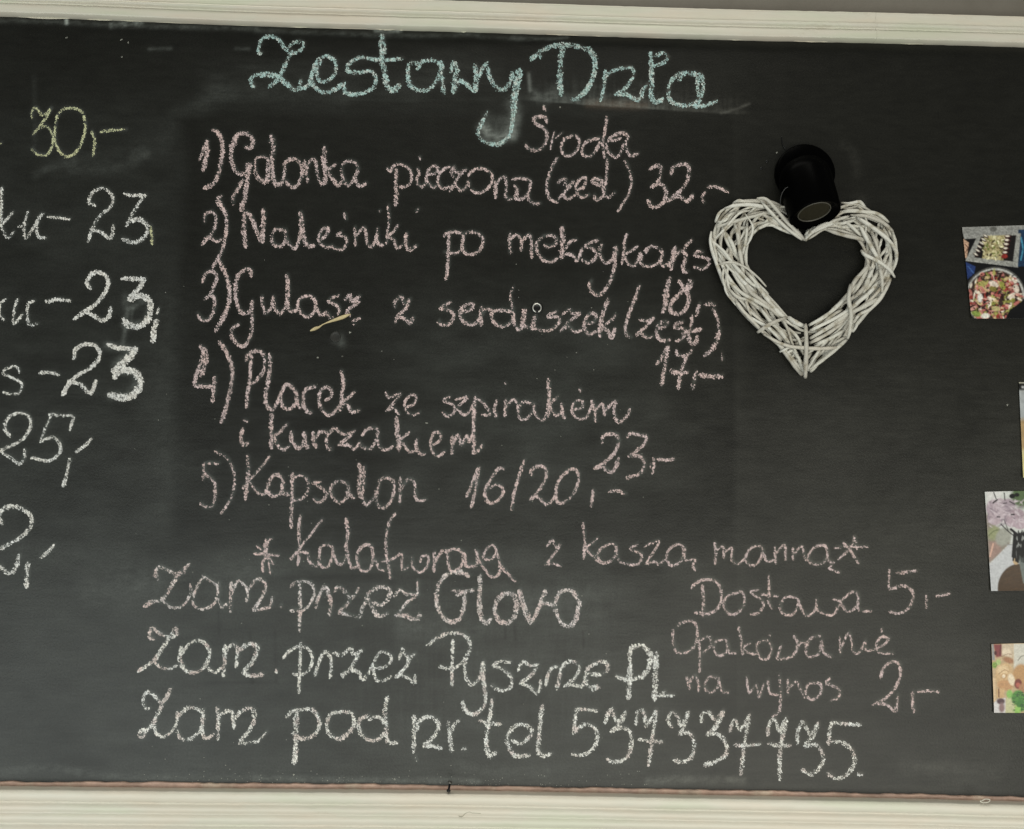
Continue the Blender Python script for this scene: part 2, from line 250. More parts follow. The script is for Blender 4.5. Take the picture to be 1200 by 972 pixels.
W('5)', 'pink', PK, (220, 490), 3.333, (4, "120,180 65,180 62,215 60,240"), (4.4, "65,215 100,250 108,290 95,345 70,350 48,335"), (3.4, "105,130 150,155 175,200 182,250 170,310 130,375"), cover=.85)
W('Kapsalon', 'pink', PK, (220, 490), 3.333, (4.4, "232,148 235,200 232,260 225,320"), (3.2, "320,150 285,195 240,245 215,275"), (3.4, "240,250 270,290 295,300 310,275"), (4.2, "310,275 325,235 350,222 370,245 365,290 335,305 305,285"), (4, "368,250 370,290 395,300"),
  (4.6, "408,215 408,300 403,430"), (3.5, "410,235 440,225 468,245 468,290 440,320 415,322"), (4, "520,250 490,255 530,280 540,305 515,330 490,315"), (4, "585,245 560,270 565,310 595,330 625,305 625,265 595,245"), (4, "620,290 650,315"),
  (5.4, "667,180 675,220 670,290 700,345"), (4, "688,190 688,250 680,300"), (4, "700,345 740,290 750,245 780,235 805,255 800,310 770,350 740,340 735,280"), (4.5, "830,235 828,335"), (3.5, "832,280 860,240 885,255 890,310 905,325 930,320"), cover=.93)
W('16/20,-', 'pink', PK, (530, 490), 4.444, (3.8, "75,410 100,350 135,260"), (4, "138,258 125,350 100,465"), (3.6, "268,268 240,265 200,320 170,380 180,430 210,445 255,410 262,370 230,350 185,370"), (3.6, "375,220 345,310 320,400 308,480"),
  (3.8, "410,305 415,270 460,250 490,275 480,330 440,390 400,430"), (3.8, "405,425 440,410 485,450 520,430 545,390"), (3.6, "610,270 565,310 540,370 545,430 570,445 620,410 655,340 655,290 630,265 605,275"), (4, "735,375 728,420 722,460"), (4, "815,385 860,380 905,398"), part='chalk_price')
W('23,-', 'pink', PK, (530, 490), 4.444, (4.4, "780,130 785,95 820,85 860,95 860,150 820,210 740,265"), (4.8, "745,265 780,255 825,285 850,260 865,210"), (4.2, "910,100 930,80 970,90 1010,98 995,140 950,180 920,200"), (4.5, "920,200 975,200 1000,240 980,290 930,305 905,315"), (3.6, "1048,210 1050,250 1040,290"), (2.5, "1032,240 1032,258"), (4, "1070,215 1110,220 1155,215"), part='chalk_price')
W('*', 'pink', PK, (280, 560), 6, (4, "190,435 185,500 205,560"), (2, "235,432 210,440 195,520"), (2.2, "125,480 190,540"), (3.6, "190,540 240,610"), (3.6, "105,535 190,540 280,550"), (3, "170,660 165,600 190,560"), (2.2, "200,550 212,620 220,675"), (6, "180,545 215,550"), part='chalk_asterisk')
W('Kalafiorowa', 'pink', PK, (280, 560), 6, (3.8, "432,265 420,380 425,480 415,615"), (3, "585,295 520,380 440,480"), (4.2, "440,480 365,575"), (3.2, "435,525 480,530 490,580 530,620 560,600 570,500 600,475 650,485 660,540 630,620 590,630 560,590"), (3.5, "660,530 690,600 730,605 750,560"),
  (4.6, "752,290 765,380 755,480 765,560"), (4, "765,560 790,630 825,620 830,540 860,490 900,470 935,500 940,580 920,640 880,660 850,640 830,590"), (3, "940,590 965,590 980,640 1020,655"),
  (3.5, "1100,250 1060,310 1035,400 1035,500 1045,600 1060,680 1065,710"), (3.2, "1005,590 1060,580 1100,560 1145,535 1145,600 1150,650 1190,630"),
  (3, "1215,565 1223,631 1273,669 1322,623 1331,557 1289,553 1273,590"), (4, "1372,524 1372,660"), (3.5, "1380,590 1430,516 1463,532 1471,606 1496,660 1554,631 1578,557 1545,507 1487,507 1455,525"), (3.5, "1586,532 1595,614 1620,623 1669,614 1677,524"),
  (3.2, "1661,507 1686,573 1710,623"), (3.2, "1710,565 1743,500 1785,475 1810,524 1777,573 1727,573"), (3.5, "1710,623 1777,697 1826,680 1834,614 1810,524"), (3.4, "1834,614 1884,672 1941,730"))
W('z', 'pink', PK, (620, 600), 2.927, (3, "60,120 80,97 90,120 105,115 75,160 55,183"), (3, "60,182 85,178 108,188"))
W('kaszą', 'pink', PK, (620, 600), 2.927, (3.6, "185,38 190,100 187,160"), (3, "235,90 215,110 195,125 225,160 245,175"), (3.2, "232,150 250,125 285,110 300,130 285,165 250,175 230,150"), (3, "295,130 310,170 340,180"), (3, "372,112 348,128 385,148 375,178 345,183"),
  (3, "395,120 420,108 445,105 400,180"), (3, "400,180 430,172 445,180 465,165"), (3.4, "470,160 480,130 510,112 530,130 520,170 490,185 470,165"), (3, "535,125 535,165 570,165 560,185 570,200"))
W('manną', 'pink', PK, (620, 600), 2.927, (3.6, "635,105 640,140 638,180"), (3, "640,135 665,120 668,160"), (3, "668,140 695,125 695,165 715,180 740,160"), (3, "740,165 755,130 790,118 800,140 785,175 760,185 740,165"), (3, "800,130 815,170 840,165"), (3, "842,122 845,178"), (3, "845,145 875,115 880,165"),
  (3, "905,125 905,165"), (3, "908,145 935,120 945,160"), (3.2, "950,165 975,125 1010,115 1025,140 1010,175 975,180 950,160"), (2.8, "1020,130 1025,165 1045,175"), (2.8, "1040,180 1030,195 1065,210"))
W('*', 'pink', PK, (620, 600), 2.927, (2.6, "1048,125 1100,120 1162,122"), (3, "1115,85 1105,120 1060,165"), (3, "1075,105 1100,130 1130,178"), (3, "1115,85 1125,130"), part='chalk_asterisk')
W('Zam.', 'pinkish white', PW, (150, 650), 4.286, (4.5, "150,130 138,95 155,65 200,80 245,100 285,70 305,50"), (4, "285,90 250,105"), (5, "245,110 215,165 185,210 165,235"), (5, "165,235 120,240 80,262"), (3.4, "180,240 215,265 260,265 295,235 315,190 312,150"),
  (3.4, "375,110 400,125 445,155 450,200 430,250 380,275 340,265 325,240 335,190 360,140 380,120"), (3.6, "455,140 450,220 470,265 500,245"), (4, "520,140 515,210 515,290"), (3.6, "520,200 550,135 585,155 600,195 595,240"), (3.8, "600,180 650,125 690,150 680,200 650,250 635,280 690,270 715,260 725,215"), (3, "770,250 768,268"), cover=.93)
W('przez', 'pinkish white', PW, (330, 640), 6, (3.6, "65,290 90,260 150,250 210,270 230,330 200,410 150,450 60,455"), (4.6, "125,260 130,400 130,480 125,600"), (5, "240,440 260,360 300,290 330,330 345,420 335,490"), (4.4, "370,320 400,290 450,330 490,370 540,300"), (4.4, "490,370 450,420 400,465"), (4.8, "400,465 480,490 545,500 565,440 590,390"),
  (4.8, "590,390 600,350 640,310 700,290 760,310 750,370 700,415 640,400"), (5, "600,370 640,440 680,495 745,475"), (4.5, "790,355 830,310 880,340 960,340"), (4, "950,350 880,400 820,480"), (5, "800,490 870,490 930,520 970,500 965,475"), (2.6, "955,240 957,330"), cover=.9)
W('Glovo', 'white', PW, (420, 650), 4.286, (5.2, "555,110 520,90 470,90 425,120 395,175 395,250 420,310 465,340 510,320 530,260 535,200"), (4, "470,185 520,185 580,180"), (4, "490,205 540,190"), (6, "612,105 608,200 612,290 635,345 665,325"),
  (6, "790,210 750,195 710,215 685,265 700,325 740,345 780,320 795,260 785,215"), (6, "808,180 830,260 865,350"), (5, "865,350 900,280 920,230 938,180"), (4.6, "920,245 960,250 990,255"), (5.2, "1070,178 1020,185 995,225 990,280 1010,330 1050,360 1085,340 1105,270 1110,250 1090,205 1070,178"))
W('Zam.', 'pinkish white', WH, (150, 730), 6, (4, "180,120 150,100 155,60 175,40 215,70 285,100 330,40"), (4, "335,35 345,80 310,105"), (4.6, "285,110 255,160 210,230 180,270"), (4.6, "180,270 70,345"), (3.6, "180,270 230,315 290,325 345,300"), (5, "372,170 365,250 390,320"),
  (4.4, "375,220 430,150 500,125 550,155 575,210 560,270 530,320 470,350 410,340 370,300"), (4, "540,290 580,335 620,350 655,315"), (5, "680,155 680,260 668,380"), (4.4, "685,200 735,150 770,190 765,250 760,315"), (5.2, "775,200 850,150 910,170 900,220 870,280 810,345"), (5.6, "805,350 850,370 945,370"), (4, "1040,330 1045,350"))
W('przez', 'white', WH, (320, 730), 5, (3.8, "60,210 90,170 150,140 200,150 230,200 215,270 170,305 115,300"), (4.2, "160,115 158,200 155,300 148,410"), (4, "245,315 265,240 300,170 335,200 340,260 332,325"), (4.4, "350,175 400,190 455,150 470,185 525,160"), (4.4, "500,190 470,240 450,280 410,300 410,320"), (4.4, "450,275 500,290 525,335 560,290 590,240"),
  (4, "590,260 640,265 685,235 685,190 640,170 605,200 590,270 605,335 650,340 690,315"), (3.6, "740,215 755,155 775,190 800,200 830,185"), (4.4, "830,185 795,215 785,250 740,300 720,320"), (4.8, "745,305 790,325 825,350 832,310"))
W('Pyszne', 'white', WH, (540, 740), 4.615, (4.6, "-97,78 -57,45 8,14 73,11 120,37 138,83 120,129 74,185 18,203 -32,192"), (4.2, "41,46 39,138 37,231 37,295"), (4.4, "120,120 105,190 115,260 145,290 180,260 200,200 207,160"),
  (4.8, "205,165 205,250 215,320 215,390 185,435 145,450 105,420 95,380"), (4, "355,170 300,165 260,185 315,210 360,255 350,305 300,320 250,295"), (4, "395,215 410,175 430,165 460,185 505,180"), (4.8, "495,200 465,235 405,285"), (4.2, "410,285 455,300 495,335 515,300 515,265"),
  (4, "545,300 555,240 585,195 620,200"), (5, "625,205 615,260 603,315"), (4.4, "630,195 665,165 715,175 725,210 695,260 645,300"), (4.2, "645,300 695,290 735,300 755,270"), (4.8, "775,230 835,235 875,215 875,175 835,165 775,200 760,250 775,300 825,300 800,320"))
# the last word's letters were followed in a crop shifted by 85 units: bring them back
wd = WORDS[-1]; fix = []
for i, (ww, s) in enumerate(wd[5]):
    s = ' '.join('%g,%s' % (float(q.split(',')[0])-85, q.split(',')[1]) for q in s.split())
    fix.append((ww, s))
WORDS[-1] = wd[:5]+(tuple(fix),)+wd[6:]
W('PL', 'white', WH, (540, 740), 4.615, (6, "905,365 910,300 915,200 915,110 950,80 990,85 1025,130 1020,190 985,240 940,260"), (5, "835,240 880,260 930,265"), (6.4, "1058,120 1055,200 1050,280 1048,370"), (3, "1060,355 1105,325"), (3.6, "1065,350 1155,348"))
W('Zam', 'white', WH, (150, 800), 6, (4.5, "125,190 105,130 130,70 190,95 240,140 300,45"), (3, "150,180 140,190"), (5, "290,70 250,140 225,190 185,270 150,320"), (4.6, "150,320 75,370"), (4, "75,350 110,335 125,350 100,385 75,380"), (4, "185,290 190,340 235,380 290,360 330,310 345,270 345,210"),
  (4.5, "350,240 420,180 490,190 530,230 520,300 490,360 430,400 370,395 345,340"), (4.5, "530,190 520,290 530,380 560,390 605,365"), (5, "625,180 635,240 630,400"), (4.5, "640,230 690,205 730,210 740,270 745,320"), (5.4, "745,260 790,210 840,180 885,200 885,270 850,340 790,410"), (5, "780,430 850,425 915,415"), (3, "915,415 975,350"))
W('pod', 'white', WH, (330, 810), 4.8, (4.8, "25,150 50,120 110,105 170,105 205,150 210,210 170,255 120,270 60,240"), (6, "85,115 80,200 80,300 72,410"), (5, "340,115 280,130 255,180 265,240 320,270 370,240 405,190 395,130 340,115"), (4.8, "490,140 440,160 435,210 460,260 520,280 570,250 590,200"), (4.4, "490,165 520,148 550,150 585,185"), (5, "595,35 580,120 587,180 590,250 600,290 650,293"))
W('nr.', 'white', WH, (330, 810), 4.8, (5.4, "745,140 745,240 742,345"), (5, "750,230 780,165 825,145 875,170 880,220 845,270 800,310"), (5, "800,310 850,310 900,325"), (5.4, "935,175 945,240 955,345"), (5, "955,230 975,185 1000,165"), (4, "1015,330 1035,325"), (2, "750,375 758,395"))
W('tel', 'white', WH, (540, 810), 5, (4.4, "182,50 175,130"), (6, "175,130 155,220 150,320 170,380 205,360"), (4.4, "110,175 160,190 235,195"), (5, "300,290 350,310 400,270 415,230 380,200 320,205 275,260 280,330 320,380 400,378"), (5.5, "478,85 465,180 455,280 450,370"), (4.6, "450,350 480,380 530,370"))
W('537337735.', 'white', WH, (540, 810), 5, (4.5, "675,105 668,180 660,250"), (4.2, "680,105 740,110 800,120"), (4.8, "665,245 700,210 740,195 790,225 800,280 770,345 710,375 650,370"), (4.5, "845,190 860,140 885,105 900,150 920,185 965,120"), (4.5, "965,130 940,180 880,240"), (4.8, "885,235 940,215 990,240 1000,300 985,370 940,410 890,415 855,400"),
  (4.5, "1025,195 1035,130 1060,110 1080,150 1085,205 1145,115"), (4.6, "1145,115 1130,220 1115,330 1100,435"), (4.4, "1040,285 1110,295 1180,300"),
  *[(ww, ' '.join('%g,%g' % (float(q.split(',')[0])*5/4.138+1000, float(q.split(',')[1])*5/4.138) for q in s.split())) for ww, s in (
  (4.5, "195,175 175,140 195,105 225,125 240,170 275,100"), (5, "275,105 255,170 230,215"), (4.5, "230,210 280,205 305,260 290,320 250,345 205,335"), (4.5, "340,150 340,115 375,105 405,140 445,95"), (5.8, "445,100 410,170 365,215"), (5, "365,215 420,210 460,260 455,310 400,345 350,360"),
  (3.6, "475,200 490,150 505,145 525,190 570,120"), (4.6, "572,115 560,180 545,270 530,405"), (3.8, "498,265 560,265 625,258"), (4.6, "660,215 665,170 685,135 700,150 720,195 745,135"), (5.2, "750,130 735,210 720,300 718,430"), (4.6, "665,255 715,265 770,265"),
  (4.6, "805,255 805,200 830,150 850,185 870,210 905,155"), (5.8, "905,160 880,215 840,265"), (5, "840,265 900,265 930,320 915,370 870,405 825,380"), (4.6, "970,150 960,200 955,260"), (5, "975,155 1040,160 1110,165"), (5, "960,250 1020,250 1070,290 1080,350 1040,410 990,425 950,400"), (4, "1095,403 1118,407"))], part='chalk_number')
W('Dostawa', 'pink', PK, (780, 660), 3.529, (3.6, "105,105 130,80 180,68 215,85 230,130 220,180 180,210 120,205"), (4, "152,95 155,150 155,220"), (3.2, "310,120 260,135 240,170 260,210 300,205 325,165 320,125 300,118"), (3, "385,112 350,120 390,150 405,175 385,205 350,212"), (3, "425,50 428,110 425,160 440,190"), (3, "395,130 465,138"),
  (3.2, "540,145 500,140 475,170 480,205 520,215 545,185 548,150 565,200 590,220 620,190 622,150"), (3, "620,185 640,205 690,215 720,170"), (3.2, "690,150 725,155 770,120 795,135 790,180 750,200 720,160"), (3.2, "795,150 800,195 850,200"))
W('5,-', 'pink', PK, (780, 660), 3.529, (3, "925,28 922,105"), (3.6, "955,42 1040,33"), (3.6, "925,110 985,95 1022,125 1010,180 965,210 925,200"), (3, "1077,135 1078,188"), (3.3, "1120,138 1175,128"), part='chalk_price')
W('Opakowanie', 'pink', PK, (780, 720), 3.529, (3.2, "30,65 30,110 45,155 80,160 120,130 130,60 110,30 70,35 45,55"), (3, "135,90 140,150 140,240"), (3, "140,110 180,95 185,130 150,165"), (3, "240,105 205,115 200,150 225,172 255,150 250,105"), (3, "255,120 265,160 290,160"), (3.6, "302,55 312,110 318,165"), (2.8, "350,120 320,140 345,160 375,165"),
  (3, "400,110 375,130 390,180 420,185 438,150 425,115 400,112"), (2.6, "430,85 432,90"), (3.2, "478,130 462,180 490,185 525,175"), (3.2, "530,90 548,128 528,175"), (2.8, "540,140 560,118 590,128"), (3.2, "640,90 600,100 580,140 590,175 630,165 645,110"), (3.2, "645,110 655,160 685,178"),
  (2.8, "720,95 722,165"), (2.8, "725,140 755,80 768,110 775,155 800,160 825,110"), (2.8, "825,110 828,150 860,150"), (3, "865,145 905,125 920,100 890,95 870,130 885,160 940,165"), (2.6, "892,60 894,78"), cover=.95)
W('na', 'pink', PK, (780, 720), 3.529, (3, "85,260 100,310"), (3, "95,285 120,255 135,290 135,320"), (3, "215,265 180,262 160,300 185,325 215,300 220,265"), (3, "218,275 235,320 260,325"), cover=.93)
W('wynos', 'pink', PK, (780, 720), 3.529, (2.6, "335,260 345,325 375,295 385,345 405,290"), (3.2, "422,270 430,325 465,335"), (3.2, "470,250 475,330 470,400 440,425"), (3, "505,270 505,335"), (3, "508,310 540,280 560,320 575,345"), (3.2, "625,285 590,290 580,330 605,355 640,330 640,290 610,285"), (3.2, "680,265 665,285 715,310 715,345 680,360"), cover=.93)
W('2,-', 'pink', PK, (780, 720), 3.529, (3.8, "890,265 900,225 935,198 965,210 968,265 925,335 858,375"), (3.8, "880,370 915,375 950,400 958,335"), (3.4, "1022,322 1020,360 1028,405"), (3.4, "1040,322 1080,318 1130,322"), part='chalk_price')
c46 = 4.629
W('30,-', 'yellow', YL, (0, 100), c46, (2.8, "172,180 170,150 190,122 215,150 235,165 278,125"), (3, "278,125 240,190 175,272"), (3, "195,240 250,225 280,260 285,320 255,378 200,375 172,345"), (3.2, "340,130 310,170 298,240 300,310 330,370 370,388 415,360 450,290 462,220 445,150 400,125 340,130"), (3.4, "495,250 512,300 505,385"), (3.8, "545,255 610,245 685,242"), (2.4, "0,315 5,318"), part='chalk_price')
W('ku-', 'white', WH, (0, 100), c46, (3.6, "8,555 8,640 5,750"), (3.2, "70,690 20,745 5,760 40,830 75,795"), (3.6, "150,690 130,760 140,830 190,760 225,700 200,750 205,820 250,830"), (3, "100,770 145,755"), (3.2, "205,720 235,700"), (3.2, "258,715 330,722 380,728"))
W('23', 'white', WH, (0, 100), c46, (4.2, "515,655 485,640 490,600 530,565 580,570 612,610 600,660 540,710 500,780 478,850"), (4.2, "490,780 550,800 600,830 615,760"), (4, "675,590 720,600 790,597"), (4.2, "785,600 740,660 685,765"), (5.4, "700,740 760,730 800,770 780,830 720,855 665,835"), part='chalk_price')
W(',', 'yellow', YL, (0, 100), c46, (3.6, "815,765 822,820 825,865"), part='chalk_comma')
W('ku-', 'white', WH, (0, 300), c46, (3, "30,235 0,265 0,320 20,350"), (3.2, "95,235 75,300 75,370 120,320"), (3.4, "185,245 150,270 155,370 205,370"), (4.6, "250,250 310,238 380,245"))
W('23,', 'white', WH, (0, 300), c46, (4.5, "490,180 472,150 495,100 545,92 585,130 575,190 520,260 450,310 400,345"), (4.5, "450,300 500,320 550,350 590,330 600,280"), (5.4, "660,125 720,125 790,128"), (5, "785,130 740,190 700,230"), (7, "700,240 760,215 810,245 815,310 790,360 740,385 690,370 665,340"), (3, "860,285 850,320"), (6.4, "850,350 835,400 830,465"), part='chalk_price', cover=1.24)
W('s', 'white', WH, (0, 300), c46, (3.2, "105,635 90,605 40,610 15,640 70,665 120,695 100,745 50,750 15,740"))
W('-', 'white', WH, (0, 300), c46, (4, "215,638 260,632 320,645"), part='chalk_dash')
W('23', 'white', WH, (0, 300), c46, (4.6, "400,560 410,510 460,482 520,490 540,540 500,600 420,650 370,700 340,755"), (4.8, "370,680 440,700 490,745 520,680"), (5.4, "585,480 640,500 740,505"), (8.5, "735,510 680,570 615,630"), (8.5, "620,660 660,625 730,630 760,680 740,740 680,770 590,755"), part='chalk_price', cover=1.24)
W('25,-', 'white', WH, (0, 470), 4.05, (4.2, "48,170 22,130 40,80 90,58 135,75 145,120 110,180 40,220 -5,240"), (4, "0,240 50,270 90,300 115,270 115,230"), (3.8, "232,65 290,70 345,75 330,140"), (3.2, "245,65 215,130 190,200"), (4.4, "190,190 250,175 285,205 280,250 230,285 150,270"), (4.5, "330,275 318,340 300,405"), (4.2, "362,243 400,215 435,178"), part='chalk_price')
W('2,-', 'white', WH, (0, 470), 4.05, (5, "10,585 -5,550 20,510 80,505 135,535 150,580 120,630 60,670 -5,705"), (5.4, "-5,780 40,820 75,790 90,730"), (5.4, "130,770 128,820 125,885"), (5, "192,745 225,720 255,685"), part='chalk_price')

# dots of chalk spatter
SPK = [(637.5, 124), (657, 126), (143, 67), (372, 419.5), (401.5, 418.3), (410, 390), (592, 450), (1181, 475), (613, 825), (500, 496), (910, 179), (285, 28), (463, 913), (344, 908), (78, 44), (150, 50), (142, 47)]

# ------------------------------------------------------------------ blackboard
board = empty('blackboard', (0, 0, CZ))
tag(board, 'large wall blackboard covered in chalk menu handwriting between cream mouldings', 'blackboard')
X0, X1, ZT, ZB = -1.55, 1.45, CZ+.8035, CZ-.400

def soft(Xp, Yp, pts, wd, amp, streak=0.0):
    """a rubbed chalk mark: distance to a followed line, soft edged"""
    s = spline(parse(pts), min(4, wd*.7)); d = np.full(Xp.shape, 1e9)
    x0, x1, y0, y1 = s[:, 0].min()-3*wd, s[:, 0].max()+3*wd, s[:, 1].min()-3*wd, s[:, 1].max()+3*wd
    m = (Xp > x0) & (Xp < x1) & (Yp > y0) & (Yp < y1)
    if not m.any(): return 0*Xp
    xx, yy = Xp[m], Yp[m]; dd = np.full(xx.shape, 1e9)
    for p in s: dd = np.minimum(dd, (xx-p[0])**2+(yy-p[1])**2)
    o = np.zeros_like(Xp); n = vnoise(xx+yy*.3, yy-xx*.2, 7, 5)*.45+vnoise(xx*.9, yy*1.5, 3.0, 6)*.4+.30*(vnoise(xx*.25, yy*1.6+xx*.3, 3.2, 7)-.25)
    o[m] = amp*np.exp(-dd/(wd*wd))*(1-streak+streak*2*n); return o
NX, NZ = 1160, 580
gx = np.concatenate([np.linspace(X0, -.96, 70, endpoint=False), np.linspace(-.96, .96, NX-140), np.linspace(.96, X1, 71)[1:]]); gz = np.linspace(ZB-.01, ZT+.01, NZ)
GX, GZ = np.meshgrid(gx, gz)
def to_px(X, Y, Z):
    v = np.stack([X, Y+D, Z-CZ], -1) @ RM
    return 600+F*v[..., 0]/-v[..., 2], 486-F*v[..., 1]/-v[..., 2]
XP, YP = to_px(GX, 0*GX, GZ)
dust = np.zeros_like(XP)
sm = lambda t: np.clip(t, 0, 1)**2*(3-2*np.clip(t, 0, 1))
n1 = vnoise(XP, YP, 70, 1); n2 = vnoise(XP*.6, YP*1.4, 22, 2); n3 = vnoise(XP, YP, 9, 3); n4 = vnoise(XP*.35+YP*.1, YP*1.6, 7, 4)
wob = 10*(n1-.5)+5*(n2-.5)
lowk = .35+.65*sm((YP-150)/500)
dust += .0035+lowk*(.007*(n1-.5)+.006*(n2-.5)+.003*(n3-.5)+.003*(n4-.5))
dust += lowk*sm((YP-330)/120)*.009*(vnoise(XP*.07+YP*.02, YP*1.0, 1.6, 61)-.5)*(.4+.9*n1)
rg = sm((XP-380+wob*3)/60)*sm((740-XP+wob*2)/40)*sm((YP-665)/30)*sm((880-YP+wob*2)/60)
dust += rg*(.006*(n2-.2)+.010*(vnoise(XP*.8, YP*.045, 2.2, 62)-.5)+.006*(n3-.5))
dust += .0045*sm((YP-400)/150)*(vnoise(XP*.5+YP*.4, YP*.5-XP*.1, 5, 63)-.5)
dust += .013*sm((121+wob*.4-YP)/3)*sm((YP-48)/40)*sm((XP-225+wob)/30)*sm((600-XP)/20)*(.25+.9*n2)*(.6+.8*n4)
scr = np.abs(vnoise(XP*.25+YP*.05, YP*.9+XP*.02, 14, 64)-.5)
dust += .006*np.clip(1-scr/.012, 0, 1)*sm((n1-.45)/.2)*sm((YP-430)/80)
# older rubbed ground around the washed area, lighter haze of chalk low on the board
ins = sm((XP-205+wob+.03*(YP-150)+55*np.exp(-((YP-110)/28)**2))/22)*sm((862-XP)/5)*sm((YP-125+wob)/16)*sm((660-YP+wob)/40)
dust += .0105*(1-ins)*sm((YP-60)/120)*sm((900-XP)/90)*(.6+.8*n2)
dust += .010*sm((YP-380)/260)*(.6+.7*n1)*(1-.35*ins)
dust += .008*sm((YP-640+wob*1.5)/20)*sm((XP-70)/90)*sm((720-XP+wob*3)/60)
dust += .006*sm((XP-862)/3)*sm((YP-300)/200)
dust += .005*sm((XP-880)/60)*sm((YP-330)/150)*sm((720-YP)/100)
dust += .017*sm((YP-300+wob)/120)*sm((640-YP)/120)*sm((XP-400)/120)*sm((900-XP)/160)*(.6+.8*n2)
for a in [("236,124 262,112 300,106 350,112 400,119", 12, .010, .8), ("192,175 196,160 206,136 230,122 255,110", 10, .009, .7), ("42,205 60,196 85,190", 5, .022, .9), ("85,199 115,200 150,194 172,182", 6, .016, .9), ("155,180 172,178", 7, .015, .9), ("90,185 130,182 160,170", 12, .007, .8), ("147,348 150,362 172,352 170,376 145,380", 4, .05, .8), ("125,405 150,412 135,430 160,440 150,462 130,464", 5, .06, .8),
          ("600,120 604,134 600,155", 7, .10, 1), ("566,150 580,162 600,158", 6, .16, 1), ("580,140 590,140", 9, .010, .8), ("620,86 621,106", 2.2, .11, .9), ("628,112 636,116 645,112 650,106", 6, .06, 1),
          ("845,133 862,128 878,122", 1.6, .04, .9), ("600,44 640,46 665,44", 2, .05, 1), ("560,43 620,47", 2.5, .03, 1),
          ("130,30 150,28 165,26", 3, .18, 1), ("175,58 200,57", 2.2, .04, 1), ("276,57 292,58", 2.2, .03, 1), ("78,24 78,27", 2, .4, 1), ("0,24 70,26 140,30 300,34", 3, .045, 1), ("300,36 480,42 560,40", 3, .04, 1), ("440,36 460,37 470,36", 2, .2, 1),
          ("150,362 147,385 144,402", 2.6, .07, .7), ("156,362 152,385", 1.6, .05, .7), ("110,690 160,690 300,680", 18, .012, 1), ("470,735 520,738 560,736", 12, .022, 1), ("590,690 640,700 690,705", 16, .014, 1), ("260,660 330,665 400,650", 10, .012, .8),
          ("760,915 800,914 870,915", 5, .05, 1), ("1060,898 1170,905", 9, .014, 1), ("990,170 1000,180 1005,205", 6, .010, 1), ("990,240 1010,235", 8, .012, 1), ("20,640 120,660 180,690", 16, .010, 1), ("395,398 398,395 400,402", 5, .05, .5),
          ("0,905 60,900 150,912 300,912", 6, .025, 1), ("300,912 420,915 560,916", 4, .05, 1), ("540,898 590,905 640,905", 8, .02, 1), ("40,90 41,170", 3, .010, 1), ("700,640 705,690", 14, .010, 1), ("200,360 190,470 195,560", 22, .008, 1), ("640,665 720,670 770,668", 9, -.012, .5)]:
    dust += soft(XP, YP, *a)
for pts, wd, am in [("255,682 257,742", 1.8, -.012), ("293,742 296,800", 1.8, -.014), ("322,740 324,800", 1.8, -.012), ("603,732 604,750", 1.8, -.02), ("592,735 592,748", 1.6, -.02), ("170,690 350,678 500,676 700,682", 6, -.010), ("683,740 684,760", 1.6, -.02), ("240,800 322,800", 1.5, -.01), ("350,500 470,478 600,480", 9, -.006)]:
    dust += soft(XP, YP, pts, wd, am, .3)
yl = np.interp(XP, [606, 640, 700, 760, 810, 862, 880], [117, 119.5, 124, 127.5, 131, 134, 134])
al = np.interp(XP, [600, 625, 650, 680, 720, 755, 775, 820, 862, 880], [0, .05, .09, .13, .17, .16, .08, .05, .03, 0])
up = yl-YP; dr = vnoise(XP, YP*.12, 2.4, 71)*.7+vnoise(XP*.3, YP, 2.5, 72)*.5
dust += al*sm((up+1)/2.2)*np.exp(-np.maximum(up, 0)/(4+7*dr))*(.25+1.1*dr)
yt = .5+.6*vnoise(XP, YP*.2, 3, 73)
dust += .05*yt*sm((XP-560)/12)*sm((612-XP)/14)*sm((YP-128)/18)*sm((172-YP)/14)
# powder left in the board's pores along every stroke
hit = np.zeros_like(dust)
for wd_ in WORDS:
    for w1, st in wd_[5]:
        q = spline(parse(st, wd_[3], wd_[4]), 1.0)
        for ox_, oy_ in ((0, 0), (w1*.3, 0), (-w1*.3, 0), (0, w1*.3), (0, -w1*.3)):
            p3_ = P(q[:, 0]+ox_, q[:, 1]+oy_)
            ix = np.searchsorted(gx, p3_[:, 0]); iz = np.searchsorted(gz, p3_[:, 2]); ok = (ix > 0) & (ix < NX) & (iz > 0) & (iz < NZ)
            np.add.at(hit, (iz[ok], ix[ok]), .35)
hit = np.minimum(hit, 1.0)
blur = lambda a: (a+np.roll(a, 1, 0)+np.roll(a, -1, 0)+np.roll(a, 1, 1)+np.roll(a, -1, 1))/5
h1 = blur(hit); h2 = h1
for _ in range(8): h2 = blur(h2)
dust += .060*h1*(.6+.8*n4)+.022*h2*(.5+n3)
dust = np.clip(dust, .001, .6)
cool = sm((900-XP)/250)[..., None]
basec = np.array([.0068, .0068, .0050])
dc = np.array([.72, .71, .62])*(1-cool)+np.array([.64, .70, .65])*cool
colr = basec+dust[..., None]*dc
br = (soft(XP, YP, "690,122 730,123 755,123", 5, .7, .6))[..., None]
colr = colr*(1-.5*br)+np.array([.13, .095, .07])*.5*br
